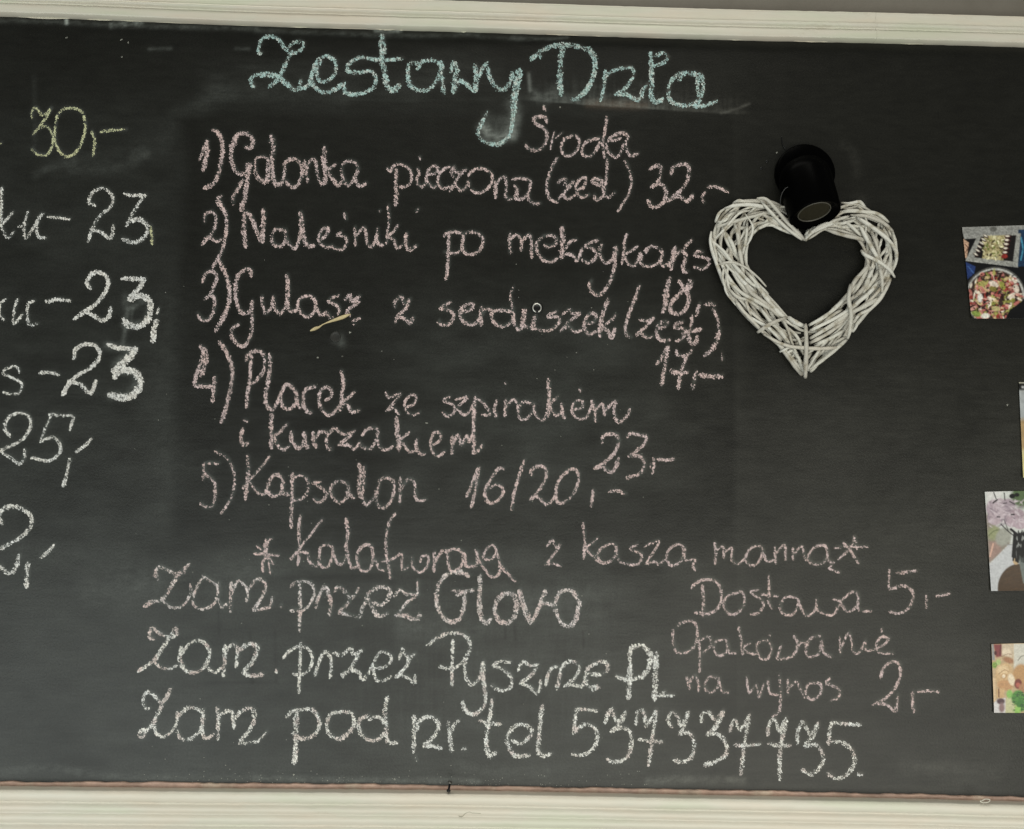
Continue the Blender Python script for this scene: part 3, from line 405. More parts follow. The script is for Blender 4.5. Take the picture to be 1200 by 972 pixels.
# tiny paint grain so the panel is not evenly smooth
GY = 0.0004*(vnoise(XP, YP, 40, 8)-.5)
GY -= 0.0016*np.exp(-(((XP-393)/6.5)**2+((YP-395)/5.5)**2)*1.3)-0.004*np.exp(-(((XP-393)/4)**2+((YP-396)/3.4)**2)**2)*.8
V = np.stack([GX, -np.abs(GY)*0+GY, GZ], -1).reshape(-1, 3)
i = np.arange(NX*NZ).reshape(NZ, NX)
Fc = np.stack([i[:-1, :-1], i[:-1, 1:], i[1:, 1:], i[1:, :-1]], -1).reshape(-1, 4)
mesh('panel', V, Fc, m_board, board, True, vcol=colr.reshape(-1, 3))
m_back = simple('board_back', (.02, .02, .018), .8)
def box(name, a, b_, m, parent=None):
    (x0, y0, z0), (x1, y1, z1) = a, b_
    v = [(x, y, z) for x in (x0, x1) for y in (y0, y1) for z in (z0, z1)]
    f = [(0, 1, 3, 2), (4, 6, 7, 5), (0, 4, 5, 1), (2, 3, 7, 6), (0, 2, 6, 4), (1, 5, 7, 3)]
    return mesh(name, v, f, m, parent)
box('backing', (X0, .003, ZB-.012), (X1, .019, ZT+.012), m_back, board)

# mouldings: a profile (out from the wall, height) carried along the slightly wavy run of the edge
def bow(X, top):
    t = (X+.83)/1.68
    return (-0.0034 if top else 0.0044)*(1-(2*t-1)**2)*np.where((t > -.3) & (t < 1.3), 1, .0)*np.clip(1.6-np.abs(2*t-1), 0, 1)
def rail(name, prof, z0, xa, xb, top, label=None):
    xs = np.linspace(xa, xb, int((xb-xa)/.012)+2); prof = np.array(prof); n = len(prof); vs = []
    for k, X in enumerate(xs):
        dz = bow(X, top)+.0005*math.sin(X*9+2)+.0006*(random.random()-.5)
        for j, (y, z) in enumerate(prof):
            e = 0 if k in (0, len(xs)-1) else .0005*(random.random()-.5)
            vs.append((X, -y+e*.5, z0+dz+z+e*.6))
    vs = np.array(vs); fs = []
    for k in range(len(xs)-1):
        for j in range(n):
            a_, b_ = k*n+j, k*n+(j+1) % n
            fs.append((a_, b_, b_+n, a_+n))
    o = mesh(name, vs, fs, m_cream, board)
    for p in o.data.polygons: p.use_smooth = len(p.vertices) == 4
    if label: o['label'] = label
    return o
# top: flat face with an eased lower lip, groove, rounded bead, hollow, upper fillet
pt = [(-.020, 0), (.0125, 0), (.0140, .0010), (.0146, .0028), (.0148, .0070), (.0146, .0110), (.0138, .0140), (.0122, .0165), (.0105, .0182), (.0100, .0192)]
pt += [(.0128+.0052*math.cos(a), .0232+.0037*math.sin(a)) for a in np.linspace(-1.35, 1.45, 9)]
pt += [(.0096, .0276), (.0098, .0300), (.0108, .0340), (.0124, .0385), (.0140, .0420), (.0152, .0445), (.0148, .0458), (.0130, .0465), (-.020, .0465)]
xs_ = float(P(1023, 50)[0])
rail('top_rail', pt, ZT, X0, xs_-.0001, True, 'longer left length of cream moulding above the writing')
rail('top_rail', pt, ZT-.0003, xs_+.0001, X1, True, 'shorter right length of cream moulding past the hairline joint')
pb = [(-.020, 0), (.020, 0), (.0225, -.0008), (.0240, -.004), (.0240, -.0125), (.0225, -.0150), (.0195, -.0165), (.0190, -.0185), (.0205, -.0200), (.0215, -.0255), (.0212, -.0300), (.0190, -.0318), (.0205, -.0335), (.0220, -.0380), (.0215, -.0445), (.0185, -.0465), (.0175, -.0485), (.0195, -.0500), (.0195, -.0900), (-.020, -.0900)]
rail('bottom_rail', pb, ZB-.0050, X0, X1, False)
# bare reddish strip between panel and lower moulding
xs = np.arange(X0, X1, .004); pr = [(.0005, .0008), (.0042, .0004), (.0050, -.0010), (.0050, -.0075), (.0005, -.0075)]; vs = []
for X in xs:
    t = float(bow(X, False)); k = .0018*(vnoise(X*1000, 0, 26, 12)-.5)+.0013*(vnoise(X*1000, 9, 9, 13)-.5)
    for j, (y, z) in enumerate(pr): vs.append((X, -y, ZB+t+z+(k if j < 3 else 0)))
fs = [(k*5+j, k*5+(j+1) % 5, (k+1)*5+(j+1) % 5, (k+1)*5+j) for k in range(len(xs)-1) for j in range(5)]
mesh('edge_strip', vs, fs, m_brown, board)
# flakes of cream paint caught along the upper edge of the panel
vs, fs = [], []
for x, l in [(20, 60), (100, 30), (140, 26), (180, 50), (260, 40), (330, 35), (370, 60), (440, 22), (468, 4), (540, 6), (640, 40), (690, 24), (760, 20), (850, 22), (930, 40), (975, 60), (1055, 26)]:
    if x > 520 and random.random() < .15: continue
    k = len(vs); h = .0008+.0010*random.random()
    for q in range(9):
        X = float(P(x+l*q/8, 45)[0]); zt = ZT+float(bow(X, True))+.0012; e = h*(.4+.9*random.random())*math.sin(math.pi*(q+.3)/8.6)
        vs += [(X, -.0012, zt), (X, -.0016, zt-.0012-e)]
    fs += [(k+2*q, k+2*q+1, k+2*q+3, k+2*q+2) for q in range(8)]
o = mesh('paint_flakes', vs, fs, m_cream, board); o['kind'] = 'stuff'

# chalk: each word becomes many small flat grains pressed on the board's tooth
CELL = .66
def chalk(word, colname, col, org, sc, strokes, part, cover, parent):
    acc = {}
    allp = []
    for wd, s in strokes:
        pts = parse(s, org, sc); sp = spline(pts, .45); n = len(sp)
        sd = rng.integers(1e6); L = np.arange(n)*.45
        ww = wd*(.66+.32*vnoise(L, L*0+3, 7, sd % 9999))*.5
        tp = np.minimum(1, .62+np.minimum(L, L[::-1])/6); ww = ww*tp
        pr = .62*(vnoise(L, L*0+8, 11, (sd+1) % 9999)-.5)+.40*(vnoise(L, L*0+5, 3.2, (sd+2) % 9999)-.5)-.10*max(0, rng.random()-.6)/.4
        allp.append(np.column_stack([sp, ww, pr]))
    q = np.vstack(allp)
    x0, y0 = q[:, 0].min()-6, q[:, 1].min()-6; nx = int((q[:, 0].max()+6-x0)/CELL)+1; ny = int((q[:, 1].max()+6-y0)/CELL)+1
    cov = np.full((ny, nx), -9.0)
    gy, gx_ = np.mgrid[0:ny, 0:nx]*CELL; rag = .78+.50*vnoise(gx_*.75+gy*.66+x0, gy*.75-gx_*.66+y0, 1.5, 23)
    R = int(6/CELL)+1; oy, ox = np.mgrid[-R:R+1, -R:R+1]
    for px, py, hw, pr in q:
        cx, cy = int((px-x0)/CELL), int((py-y0)/CELL); a0, b0 = max(0, cy-R), max(0, cx-R); a1, b1 = min(ny, cy+R+1), min(nx, cx+R+1)
        yy, xx = np.ogrid[a0:a1, b0:b1]
        d = np.sqrt(((xx+.5)*CELL+x0-px)**2+((yy+.5)*CELL+y0-py)**2)/hw*rag[a0:a1, b0:b1]
        v = np.where(d < 1.35, pr*.55+np.where(d < .75, .10-.10*(d < .35), .12-.85*(d-.75)), -9)
        cov[a0:a1, b0:b1] = np.maximum(cov[a0:a1, b0:b1], v)
    yy, xx = np.nonzero(cov > -5); c = cov[yy, xx]
    X = x0+(xx+.5)*CELL; Y = y0+(yy+.5)*CELL
    tooth = .44*rng.random(len(X))+.42*vnoise((X*.5+Y*.87)*.62, (Y*.5-X*.87)*1.15, 1.3, 21)+.22*vnoise(X*.8+Y*.6, Y*.8-X*.6, 2.6, 22)
    tooth = .5+(tooth-.54)*1.35
    k = tooth < .462+c*.80+(cover-1)*.8
    X, Y, tooth = X[k], Y[k], tooth[k]; n = len(X)
    if n == 0: return None
    ang = rng.random(n)*6.28; r = CELL*(.50+.42*rng.random(n)); asp = .7+.3*rng.random(n)
    V = []
    h = .00022+.00022*rng.random(n)+.00006*(np.arange(n) % 3)
    for j in range(4):
        t = ang+j*math.pi/2+.4*(rng.random(n)-.5); rr_ = r*(asp if j % 2 else 1)
        V.append(P(X+rr_*np.cos(t), Y+rr_*np.sin(t), h+.00012*(rng.random(n)-.5)))
    V = np.stack(V, 1)[:, ::-1].reshape(-1, 3); Fq = np.arange(4*n).reshape(n, 4)
    br = np.clip(1.30-1.0*tooth+.40*(rng.random(n)-.5), .30, 1.1)
    hue = .06*(vnoise(X, Y, 12, 31)-.5)+.05*(rng.random(n)-.5)
    cc = np.array(col)[None]*br[:, None]; cc = cc*(1+np.stack([hue, 0*hue, -hue], 1))
    if colname == 'mint':
        m_ = sm((vnoise(X, Y, 2.2, 35)-.5)/.3)[:, None]*.7; cc = cc*(1-m_)+np.array([.74, .78, .73])*br[:, None]*m_
    if colname.startswith('pinkish') or word in ('Zam', 'pod', 'tel', '537337735.', 'Pyszne', 'Glovo'):
        m_ = sm((vnoise(X, Y, 9, 33)-.52)/.18)[:, None]*(.55 if colname.startswith('pinkish') else .4)
        cc = cc*(1-m_)+np.array([.62, .44, .41])*br[:, None]*m_
    o = mesh(part, V, Fq, m_chalk, parent, fcol=np.clip(cc, 0, .92)); return o
for wd in WORDS:
    o = chalk(*wd, board)
    o['label'] = '%s chalk handwriting reading "%s"' % (wd[1], wd[0])
V_, nS = [], 0
for x, y in SPK:
    for _ in range(3):
        a_, b_ = x+random.uniform(-1, 1), y+random.uniform(-.7, .7)
        for j in range(4): V_.append(P(a_+.75*math.cos(-j*1.57), b_+.75*math.sin(-j*1.57), .0004))
for _ in range(260):     # loose dust grains gathered low on the board and under the writing
    a_ = random.uniform(150, 760); b_ = 921-abs(random.gauss(0, 8)) if random.random() < .7 else random.uniform(300, 900)
    s_ = random.uniform(.3, .6)
    for j in range(4): V_.append(P(a_+s_*math.cos(-j*1.57), b_+s_*math.sin(-j*1.57), .0004))
o = mesh('chalk_specks', V_, np.arange(len(V_)).reshape(-1, 4), m_chalk, board, fcol=np.tile([[.33, .33, .29]], (len(V_)//4, 1))); o['kind'] = 'stuff'

# ------------------------------------------------------------------ wall
wall = mesh('wall', [(-4, .022, -0.1), (4, .022, -0.1), (4, .022, 3.4), (-4, .022, 3.4), (-4, .12, -0.1), (4, .12, -0.1), (4, .12, 3.4), (-4, .12, 3.4)],
            [(0, 1, 2, 3), (5, 4, 7, 6), (3, 2, 6, 7), (4, 5, 1, 0), (4, 0, 3, 7), (1, 5, 6, 2)], m_wall)
tag(wall, 'plain grey painted wall above the top moulding', None, None, 'structure')

# ------------------------------------------------------------------ wicker heart
def tube(name, pts3, rad, m, parent, seg=7, cap=True):
    pts3 = np.asarray(pts3); n = len(pts3); rad = np.broadcast_to(rad, (n,))
    T = np.gradient(pts3, axis=0); T /= np.linalg.norm(T, axis=1)[:, None]+1e-9
    up = np.array([0, 1, 0.02]); vs = []
    for k in range(n):
        a_ = np.cross(T[k], up); a_ /= np.linalg.norm(a_)+1e-9; b_ = np.cross(T[k], a_)
        for j in range(seg):
            t = 2*math.pi*j/seg; vs.append(pts3[k]+rad[k]*(a_*math.cos(t)+b_*math.sin(t)))
    fs = [(k*seg+j, k*seg+(j+1) % seg, (k+1)*seg+(j+1) % seg, (k+1)*seg+j) for k in range(n-1) for j in range(seg)]
    if cap: fs += [tuple(range(seg-1, -1, -1)), tuple(range((n-1)*seg, n*seg))]
    me_o = mesh(name, vs, [tuple(f) for f in fs], m, parent)
    for p in me_o.data.polygons: p.use_smooth = len(p.vertices) == 4
    return me_o
heart = empty('wicker_heart', tuple(P(941, 340)))
tag(heart, 'whitewashed woven willow heart hanging on the blackboard under the black lamp', 'heart decoration')
ST = parse("395,350 340,285 285,250 220,237 150,247 93,285 54,347 44,425 66,518 110,606 185,695 265,768 335,838 403,905 468,842 545,778 610,710 672,628 728,540 742,440 728,347 676,294 600,257 530,270 450,325 405,355", (820, 160), 3.24)
IN = parse("402,398 350,375 300,345 265,335 225,350 200,380 182,420 175,470 190,505 230,560 290,635 345,700 385,730 402,738 425,722 480,680 540,620 590,555 630,490 625,430 600,390 560,370 510,355 460,360 420,385 402,400", (820, 160), 3.24)
def band(u, v):
    u = np.clip(u, 0, len(ST)-1.001); k = int(u); f = u-k
    a_ = ST[k]*(1-f)+ST[k+1]*f; b_ = IN[k]*(1-f)+IN[k+1]*f
    return a_*(1-v)+b_*v
def twig(pts, wd, depths, wig=.35):
    pts = np.asarray(pts, float); pts = np.column_stack([pts, depths]); s = spline(pts, 3.0); n = len(s)
    q = np.linspace(0, 1, n); ph = random.random()*9
    s[:, 0] += wig*np.sin(q*7+ph); s[:, 1] += wig*np.cos(q*6+ph*2)
    te = np.minimum(1, np.minimum(q, 1-q)*n/4.0); s[:, 2] = np.maximum(.0035, s[:, 2]-.007*(1-te)**1.5)
    r = wd*.53*PXM*(.72+.28*te)*(1.02-.22*(q if random.random() < .5 else 1-q))*(1+.07*np.sin(q*21+ph))
    tube('twig', P(s[:, 0], s[:, 1], s[:, 2]), r, m_twig, heart)
for v in (.04, .12, .5, .86, .96):
    for side in ((.6, 12.7), (13.3, 24.6)):
        for rep in range(2 if v in (.04, .96, .5) else 1):
            a0 = side[0]+random.uniform(0, 1.5)+(rep*5.5); b0 = min(side[1], a0+random.uniform(5, 7)); d0 = random.uniform(.006, .014)
            if b0-a0 < 2: continue
            pts = [band(a0+(b0-a0)*t, min(.97, max(.02, v+random.uniform(-.05, .05)))) for t in np.linspace(0, 1, 7)]
            twig(pts, random.uniform(3.6, 4.8), [d0+random.uniform(-.002, .002) for _ in pts], .3)
for k in range(64):
    L = random.uniform(1.7, 4.2); u0 = random.uniform(-.5, 25-L*.8)
    if 11.5 < u0 < 13 or 11.8 < u0+L*.5 < 13.6: u0 += -2.5 if random.random() < .5 else 2.2
    # keep each stick on its own side of the lower tip
    if u0 < 13 < u0+L: L = 13-u0 if 13-u0 > L/2 else L; u0 = u0 if 13-u0 > L/2 else 13.0
    v0, v1 = random.choice([(.06, .94), (.94, .06), (.08, .9), (.9, .1), (.1, .6), (.6, .08), (.4, .94), (.94, .45), (.15, .3), (.85, .7)])
    pts = [band(u0+L*t, min(.93, max(.05, v0+(v1-v0)*t+random.uniform(-.06, .06)))) for t in (0, .33, .66, 1)]
    d0 = random.uniform(.005, .017)
    twig(pts, random.uniform(3.0, 4.6), [d0, d0+random.uniform(-.002, .004), d0+random.uniform(-.002, .004), d0], .3)
TW = [((825, 225), 8.1, [(4.6, "505,65 590,70 690,170 800,300 945,450", 27), (4.2, "540,90 640,200 780,340 930,455", 25.5), (4.6, "200,155 300,130 450,125 600,150", 22), (3, "100,450 200,350 330,210 440,175", 25), (2.6, "380,195 460,320 450,430 400,520", 26), (4.6, "280,280 320,400 340,560 360,680 375,830", 22),
  (5, "190,370 260,480 320,620", 19), (4.4, "75,470 180,560 260,660 380,800 470,890", 23), (4, "90,500 230,630 330,690", 21), (2.8, "140,690 250,670 380,710 500,800 590,900", 26.5), (4.2, "630,310 720,350 850,400", 18), (4, "640,185 480,230 320,270 120,340", 20.5), (4, "480,370 560,330 660,280", 21),
  (3.6, "410,290 400,450 350,640", 20), (3.2, "130,290 210,270 260,200", 21), (4.4, "70,380 60,480 90,600 150,760 200,900", 15), (2.8, "190,700 180,830 220,970", 24), (5, "270,720 380,860 500,960", 20), (4.6, "390,750 500,870 610,970", 18), (4.2, "280,110 330,85 400,95 520,90", 16), (4, "110,290 140,210 200,160", 15),
  (4.4, "580,220 700,290 800,350", 20), (3.2, "720,150 800,155 840,280 890,360", 21), (3.4, "70,430 100,520 130,700", 18), (3.6, "340,180 250,220 120,330", 18), (3, "240,540 330,470 420,300", 16)]),
 ((935, 225), 8.1, [(3.8, "410,105 500,110 590,95 640,150", 15), (4.6, "390,200 500,180 640,190 760,210 860,290", 22), (4.2, "500,220 640,230 800,290 900,370", 23), (4.8, "560,240 700,330 850,450 930,560 940,650", 25), (4.8, "240,350 400,400 560,440 650,465", 20), (4.2, "430,270 520,340 610,430", 21),
  (5, "580,310 650,440 730,580 770,660", 22.5), (4.2, "690,360 740,480 770,620", 20), (4.4, "605,560 640,600 760,660 870,740 920,810", 27), (3.6, "800,440 760,560", 18), (4, "850,520 780,620", 18), (4, "880,560 800,670", 17), (4.2, "895,380 925,480 935,640 895,760", 16), (3.2, "820,330 800,420", 19), (4.2, "770,680 800,850 800,970", 25),
  (5, "680,690 600,850 520,970", 19), (5, "730,690 660,850 620,970", 21), (5, "640,600 660,700 540,850 490,960", 18), (4.4, "70,430 200,335 330,280 480,230", 24), (4.2, "60,460 150,380 300,310 400,260", 22), (4.2, "-20,350 60,455", 25), (5, "780,730 700,860 620,970", 20), (4.2, "880,820 800,970", 17), (4, "560,130 640,200 740,240 830,300", 18), (3.6, "400,150 480,160 600,120", 14), (4.2, "300,290 420,300 560,260", 17), (4.2, "60,440 90,390 190,320", 18)]),
 ((825, 325), 7.776, [(2.4, "190,20 200,130 290,260", 24), (4.4, "220,40 350,150 500,230 640,310", 23), (5.6, "440,10 560,180 680,320 750,370", 20), (5, "360,10 420,130 560,240 700,370", 21.5), (4, "370,170 400,270 430,350", 22), (4, "220,100 300,180 400,210 520,290", 20), (4.6, "500,260 600,400 700,500 780,610", 23), (4.6, "490,505 600,430 750,370", 28),
  (4, "400,350 480,400 600,470 700,580", 20), (4.6, "270,180 350,300 470,430 560,530", 18), (4, "540,520 650,580 780,630 925,645", 26), (4, "760,460 860,560 900,700", 21), (6.4, "770,370 850,420 925,455", 19), (4, "830,610 920,570", 22), (4, "690,680 790,635", 18), (3.8, "740,700 830,650", 19), (4, "785,740 850,690", 19), (4, "805,785 875,730", 19), (4, "845,830 895,780", 18), (5, "680,620 760,720 850,840 890,890", 12), (4.4, "800,650 860,740 905,860", 20)]),
 ((930, 325), 7.776, [(5.4, "112,430 115,560 115,750 106,915", 29), (5, "520,70 500,200 525,330 515,480 490,560", 29), (4.6, "0,640 150,650 280,650 415,640", 27), (5, "140,440 300,350 400,260 490,170", 19), (5, "150,490 330,400 500,300 700,130", 21), (5.2, "150,560 300,470 490,340 600,290 780,190", 22.5), (5, "150,600 300,520 480,390", 20), (4.6, "190,620 330,560 480,470", 20.5),
  (4.6, "150,770 250,670", 20), (4.6, "140,845 260,760 380,660 480,570", 19), (3.6, "260,420 380,330 440,300", 23), (5, "540,200 640,100 720,10", 20), (5, "530,270 680,150 780,30", 21), (4.6, "540,420 600,340 700,290 800,180 880,20", 20), (4, "540,500 600,390", 17), (4, "350,610 480,540", 18), (4.2, "500,160 620,20", 18), (5, "150,860 220,800", 13), (4.4, "120,700 200,640 300,560", 17), (4.6, "90,870 0,760 -60,690", 14), (4, "540,470 640,350 760,240", 16), (4.2, "160,690 90,790", 17)])]
for org, sc, lst in TW:
    for wd, s, dp in lst:
        pts = parse(s, org, sc); n = len(pts)
        dd = [dp*.001-(.003 if k in (0, n-1) else 0) for k in range(n)]
        twig(pts, wd, dd, .15)

# ------------------------------------------------------------------ black lamp
lc = Vector(P(941, 206)); lamp = empty('wall_lamp', tuple(lc))
tag(lamp, 'glossy black cup shaped wall lamp with unlit tan lens above the wicker heart', 'lamp')
def revolve(name, prof, frame, m, parent, seg=64):
    """prof: (radius, along axis); frame: 4x4 whose Z is the axis"""
    vs = []; prof = np.array(prof)
    for r, z in prof:
        for j in range(seg):
            t = 2*math.pi*j/seg; vs.append(tuple(frame @ Vector((r*math.cos(t), r*math.sin(t), z))))
    fs = [(k*seg+j, k*seg+(j+1) % seg, (k+1)*seg+(j+1) % seg, (k+1)*seg+j) for k in range(len(prof)-1) for j in range(seg)]
    if prof[0][0] > 1e-6: fs.append(tuple(range(seg-1, -1, -1)))
    if prof[-1][0] > 1e-6: fs.append(tuple(range((len(prof)-1)*seg, len(prof)*seg)))
    o = mesh(name, vs, fs, m, parent)
    for p in o.data.polygons: p.use_smooth = len(p.vertices) == 4
    return o
def frame(orig, axis):
    z = Vector(axis).normalized(); x = z.cross(Vector((0, 1, 0)))
    if x.length < 1e-3: x = Vector((1, 0, 0))
    x.normalize(); y = z.cross(x); m_ = Matrix((x, y, z)).transposed().to_4x4(); m_.translation = Vector(orig); return m_
Rp = 36*PXM
revolve('wall_plate', [(Rp*.97, 0), (Rp, .002), (Rp, .013), (Rp*.985, .0155), (Rp*.94, .017), (Rp*.5, .0175), (.001, .0175)], frame(lc-Vector((0, -.0006, 0)), (0, -1, 0)), m_black, lamp)
# head: axis drops down and out from the plate
mouth = Vector(P(955.5, 253, .049)); top = Vector(P(942, 207, .030)); ax = (mouth-top).normalized()
Lh = (mouth-top).length; Rh = 31*PXM*.955
hf = frame(top, ax)
revolve('lamp_head', [(.001, -.026), (Rh*.45, -.024), (Rh*.8, -.017), (Rh*.97, -.005), (Rh*1.03, .006), (Rh*1.02, Lh*.6), (Rh, Lh-.004), (Rh*.985, Lh-.001), (Rh*.95, Lh), (Rh*.90, Lh-.001), (Rh*.68, Lh-.006), (Rh*.63, Lh-.008)], hf, m_black, lamp)
lf = frame(hf @ Vector((0, 0, Lh-.0085)), ax)
revolve('lens_rim', [(Rh*.65, 0), (Rh*.65, .0022), (Rh*.61, .0026), (Rh*.61, 0)], lf, m_rim, lamp)
revolve('lens', [(Rh*.61, .0010), (Rh*.57, .0016), (Rh*.4, .0020), (.001, .0022)], lf, m_lens, lamp)
arc = spline(parse("162,680 168,610 190,550 225,510 278,497", (895, 160), 8.45), 1.2)
tube('highlight_arc', P(arc[:, 0], arc[:, 1], .052), .00045, simple('highlight_grey', (.06, .06, .06), .35, .3), lamp, 6)  # thin grey arc stands in for the highlight along the head's left edge
cb = spline(parse("178,0 182,60 192,95 215,125", (895, 160), 8.45), 1.0)
tube('cable', P(cb[:, 0], cb[:, 1], .0012), .0006, m_nail, lamp, 6)
# small screw holes in the board left of the lamp
hb = [(898.8, 189.5, 1.7), (892.2, 197.5, 1.5)]
for x, y, r in hb:
    revolve('screw_hole', [(r*PXM*1.15, 0), (r*PXM, .0008), (r*PXM*.6, .0005), (.0001, .0004)], frame(P(x, y, .0001), (0, -1, 0)), m_nail, board, 14)

# ------------------------------------------------------------------ small things on the board
ey = empty('screw_eye', tuple(P(629, 361))); tag(ey, 'tiny bright metal ring in a black socket above the word serduszek', 'screw eye')
fr = frame(P(629.3, 361, .0002), (0, -1, 0))
revolve('socket', [(7.0*PXM, 0), (7.0*PXM, .0012), (6.3*PXM, .0018), (5.0*PXM, .0016), (3.8*PXM, .0009), (.0002, .0006)], fr, m_nail, ey, 32)
t = np.linspace(.30, 2*math.pi-.30, 40)+math.pi/2
tube('ring', P(629.3+4.8*np.cos(t), 361+4.9*np.sin(t), .0024), .70*PXM, m_steel, ey, 8)
m_dent = simple('dent_tone', (.022, .022, .019), .5, 0, .3)
revolve('dent_disc', [(6.6*PXM, 0), (6.3*PXM, .0010), (5.4*PXM, .0016), (4.6*PXM, .0009), (3.0*PXM, .0006), (.0001, .0005)], frame(P(393, 395, .0001), (0, -1, 0)), m_dent, board, 28)  # raised disc added to show the dent and its oval shadow
sl = spline(np.array([(363.5, 388, 1.0), (369, 385.5, 2.6), (374, 383.4, 1.6), (379, 380.2, .7), (387, 377, 1.6), (393, 375, 2.3), (401, 372.2, 3.0), (406, 370.2, 2.2), (411, 368.3, .7)]), 1.2)
slo = tube('wood_sliver', P(sl[:, 0], sl[:, 1], .0022), sl[:, 2]*PXM*.8, m_sliver, None, 7)
tag(slo, 'small yellowish wood sliver stuck across the end of the word Gulasz', 'sliver')
nl = empty('nail', tuple(P(526, 922, .022))); tag(nl, 'small black nail standing in the lower moulding under the word tel', 'nail')
a_, b_ = Vector(P(525.6, 927, .0215)), Vector(P(527.4, 917, .0235)); nf = frame(a_, b_-a_); Ln = (b_-a_).length
revolve('shank', [(.0028, -.001), (.0030, .0012), (.0016, .0022), (.0015, Ln-.001)], nf, m_nail, nl, 16)
revolve('nail_head', [(.0034, Ln-.0010), (.0036, Ln-.0002), (.0030, Ln+.0010), (.0004, Ln+.0016)], nf, m_steel if False else simple('worn_iron_head', (.10, .10, .09), .3, .5), nl, 16)
ch = [(1151, 938.5), (1155, 936.6), (1160, 937.5), (1158, 940.3), (1152, 940.8), (1148.5, 939.2)]
cp = spline(np.array(ch+[ch[0]]), 1.0)
o = tube('glue_drip', P(cp[:, 0], cp[:, 1], .0248), .0007, m_cream, board, 6)
ck = spline(parse("690,675 715,690 745,685 775,650 810,628 850,622 880,635 1000,640", (480, 900), 12), 1)
tube('paint_crack', P(ck[:, 0], ck[:, 1], .0214), .00035, simple('crack_grey', (.25, .24, .17), .8), board, 5)

# ------------------------------------------------------------------ photographs pinned at the right
def canvas(quad, nx, ny, paint, name, label):
    q = np.array(quad, float); u, v = np.meshgrid(np.linspace(0, 1, nx), np.linspace(0, 1, ny))
    X = (q[0, 0]*(1-u)+q[1, 0]*u)*(1-v)+(q[3, 0]*(1-u)+q[2, 0]*u)*v
    Y = (q[0, 1]*(1-u)+q[1, 1]*u)*(1-v)+(q[3, 1]*(1-u)+q[2, 1]*u)*v
    col = paint(X, Y); col = col*.84+.16*col.mean(-1, keepdims=True)
    for _ in range(1):
        e = np.pad(col, ((1, 1), (1, 1), (0, 0)), 'edge'); col = .4*col+.15*(e[2:, 1:-1]+e[:-2, 1:-1]+e[1:-1, 2:]+e[1:-1, :-2])
    dep = .0012+.0016*np.exp(-u*9)*(.5+.5*v)+.0010*np.exp(-(1-v)*12)
    Vf = P(X, Y, dep).reshape(-1, 3); Vb = P(X, Y, dep-.0003).reshape(-1, 3); n = nx*ny
    i = np.arange(n).reshape(ny, nx); f = np.stack([i[:-1, :-1], i[1:, :-1], i[1:, 1:], i[:-1, 1:]], -1).reshape(-1, 4)
    fb = f[:, ::-1]+n
    ring_ = np.concatenate([i[0, :-1], i[:-1, -1], i[-1, :0:-1], i[:0:-1, 0]]); nx_ = np.roll(ring_, -1)
    fe = np.stack([ring_, nx_, nx_+n, ring_+n], -1)
    c = np.clip(col.reshape(-1, 3), 0, 1)**1.15; c = np.vstack([c, np.full((n, 3), .55)])
    o = mesh(name, np.vstack([Vf, Vb]), np.vstack([f, fb, fe]), m_print, None, True, vcol=c)
    return tag(o, label, 'photo', 'food and flower photos stuck at the right edge')
lin = lambda r, g, b: np.where(np.array([r, g, b])/255. <= .04045, np.array([r, g, b])/255./12.92, ((np.array([r, g, b])/255.+.055)/1.055)**2.4)
class Paint:
    def __init__(s, X, Y, org, sc, bg):
        s.x = (X-org[0])*sc; s.y = (Y-org[1])*sc; s.c = np.tile(lin(*bg), X.shape+(1,)); s.sc = sc
    def put(s, d, col, soft=4):
        k = np.clip(.5-d/soft, 0, 1)[..., None]; s.c = s.c*(1-k)+lin(*col)*k
    def ell(s, cx, cy, rx, ry, col, ang=0, soft=5):
        a = math.radians(ang); dx, dy = s.x-cx, s.y-cy; p = dx*math.cos(a)+dy*math.sin(a); q = -dx*math.sin(a)+dy*math.cos(a)
        s.put((np.sqrt((p/rx)**2+(q/ry)**2)-1)*min(rx, ry), col, soft)
    def poly(s, pts, col, soft=4):
        p = parse(pts); ins = np.zeros(s.x.shape, bool); dmin = np.full(s.x.shape, 1e9); n = len(p)
        for k in range(n):
            (x1, y1), (x2, y2) = p[k], p[(k+1) % n]
            cond = ((y1 > s.y) != (y2 > s.y)); xi = (x2-x1)*(s.y-y1)/((y2-y1) if y2 != y1 else 1e-9)+x1; ins ^= cond & (s.x < xi)
            t = np.clip(((s.x-x1)*(x2-x1)+(s.y-y1)*(y2-y1))/((x2-x1)**2+(y2-y1)**2+1e-9), 0, 1); dmin = np.minimum(dmin, np.hypot(s.x-x1-t*(x2-x1), s.y-y1-t*(y2-y1)))
        s.put(np.where(ins, -dmin, dmin), col, soft)
    def line(s, pts, wd, col, soft=3):
        p = spline(parse(pts), 8); d = np.full(s.x.shape, 1e9)
        for q in p: d = np.minimum(d, np.hypot(s.x-q[0], s.y-q[1]))
        s.put(d-wd/2, col, soft)
    def grain(s, amp, sc, seed):
        s.c = s.c*(1+amp*(vnoise(s.x, s.y, sc, seed)-.5))[..., None]
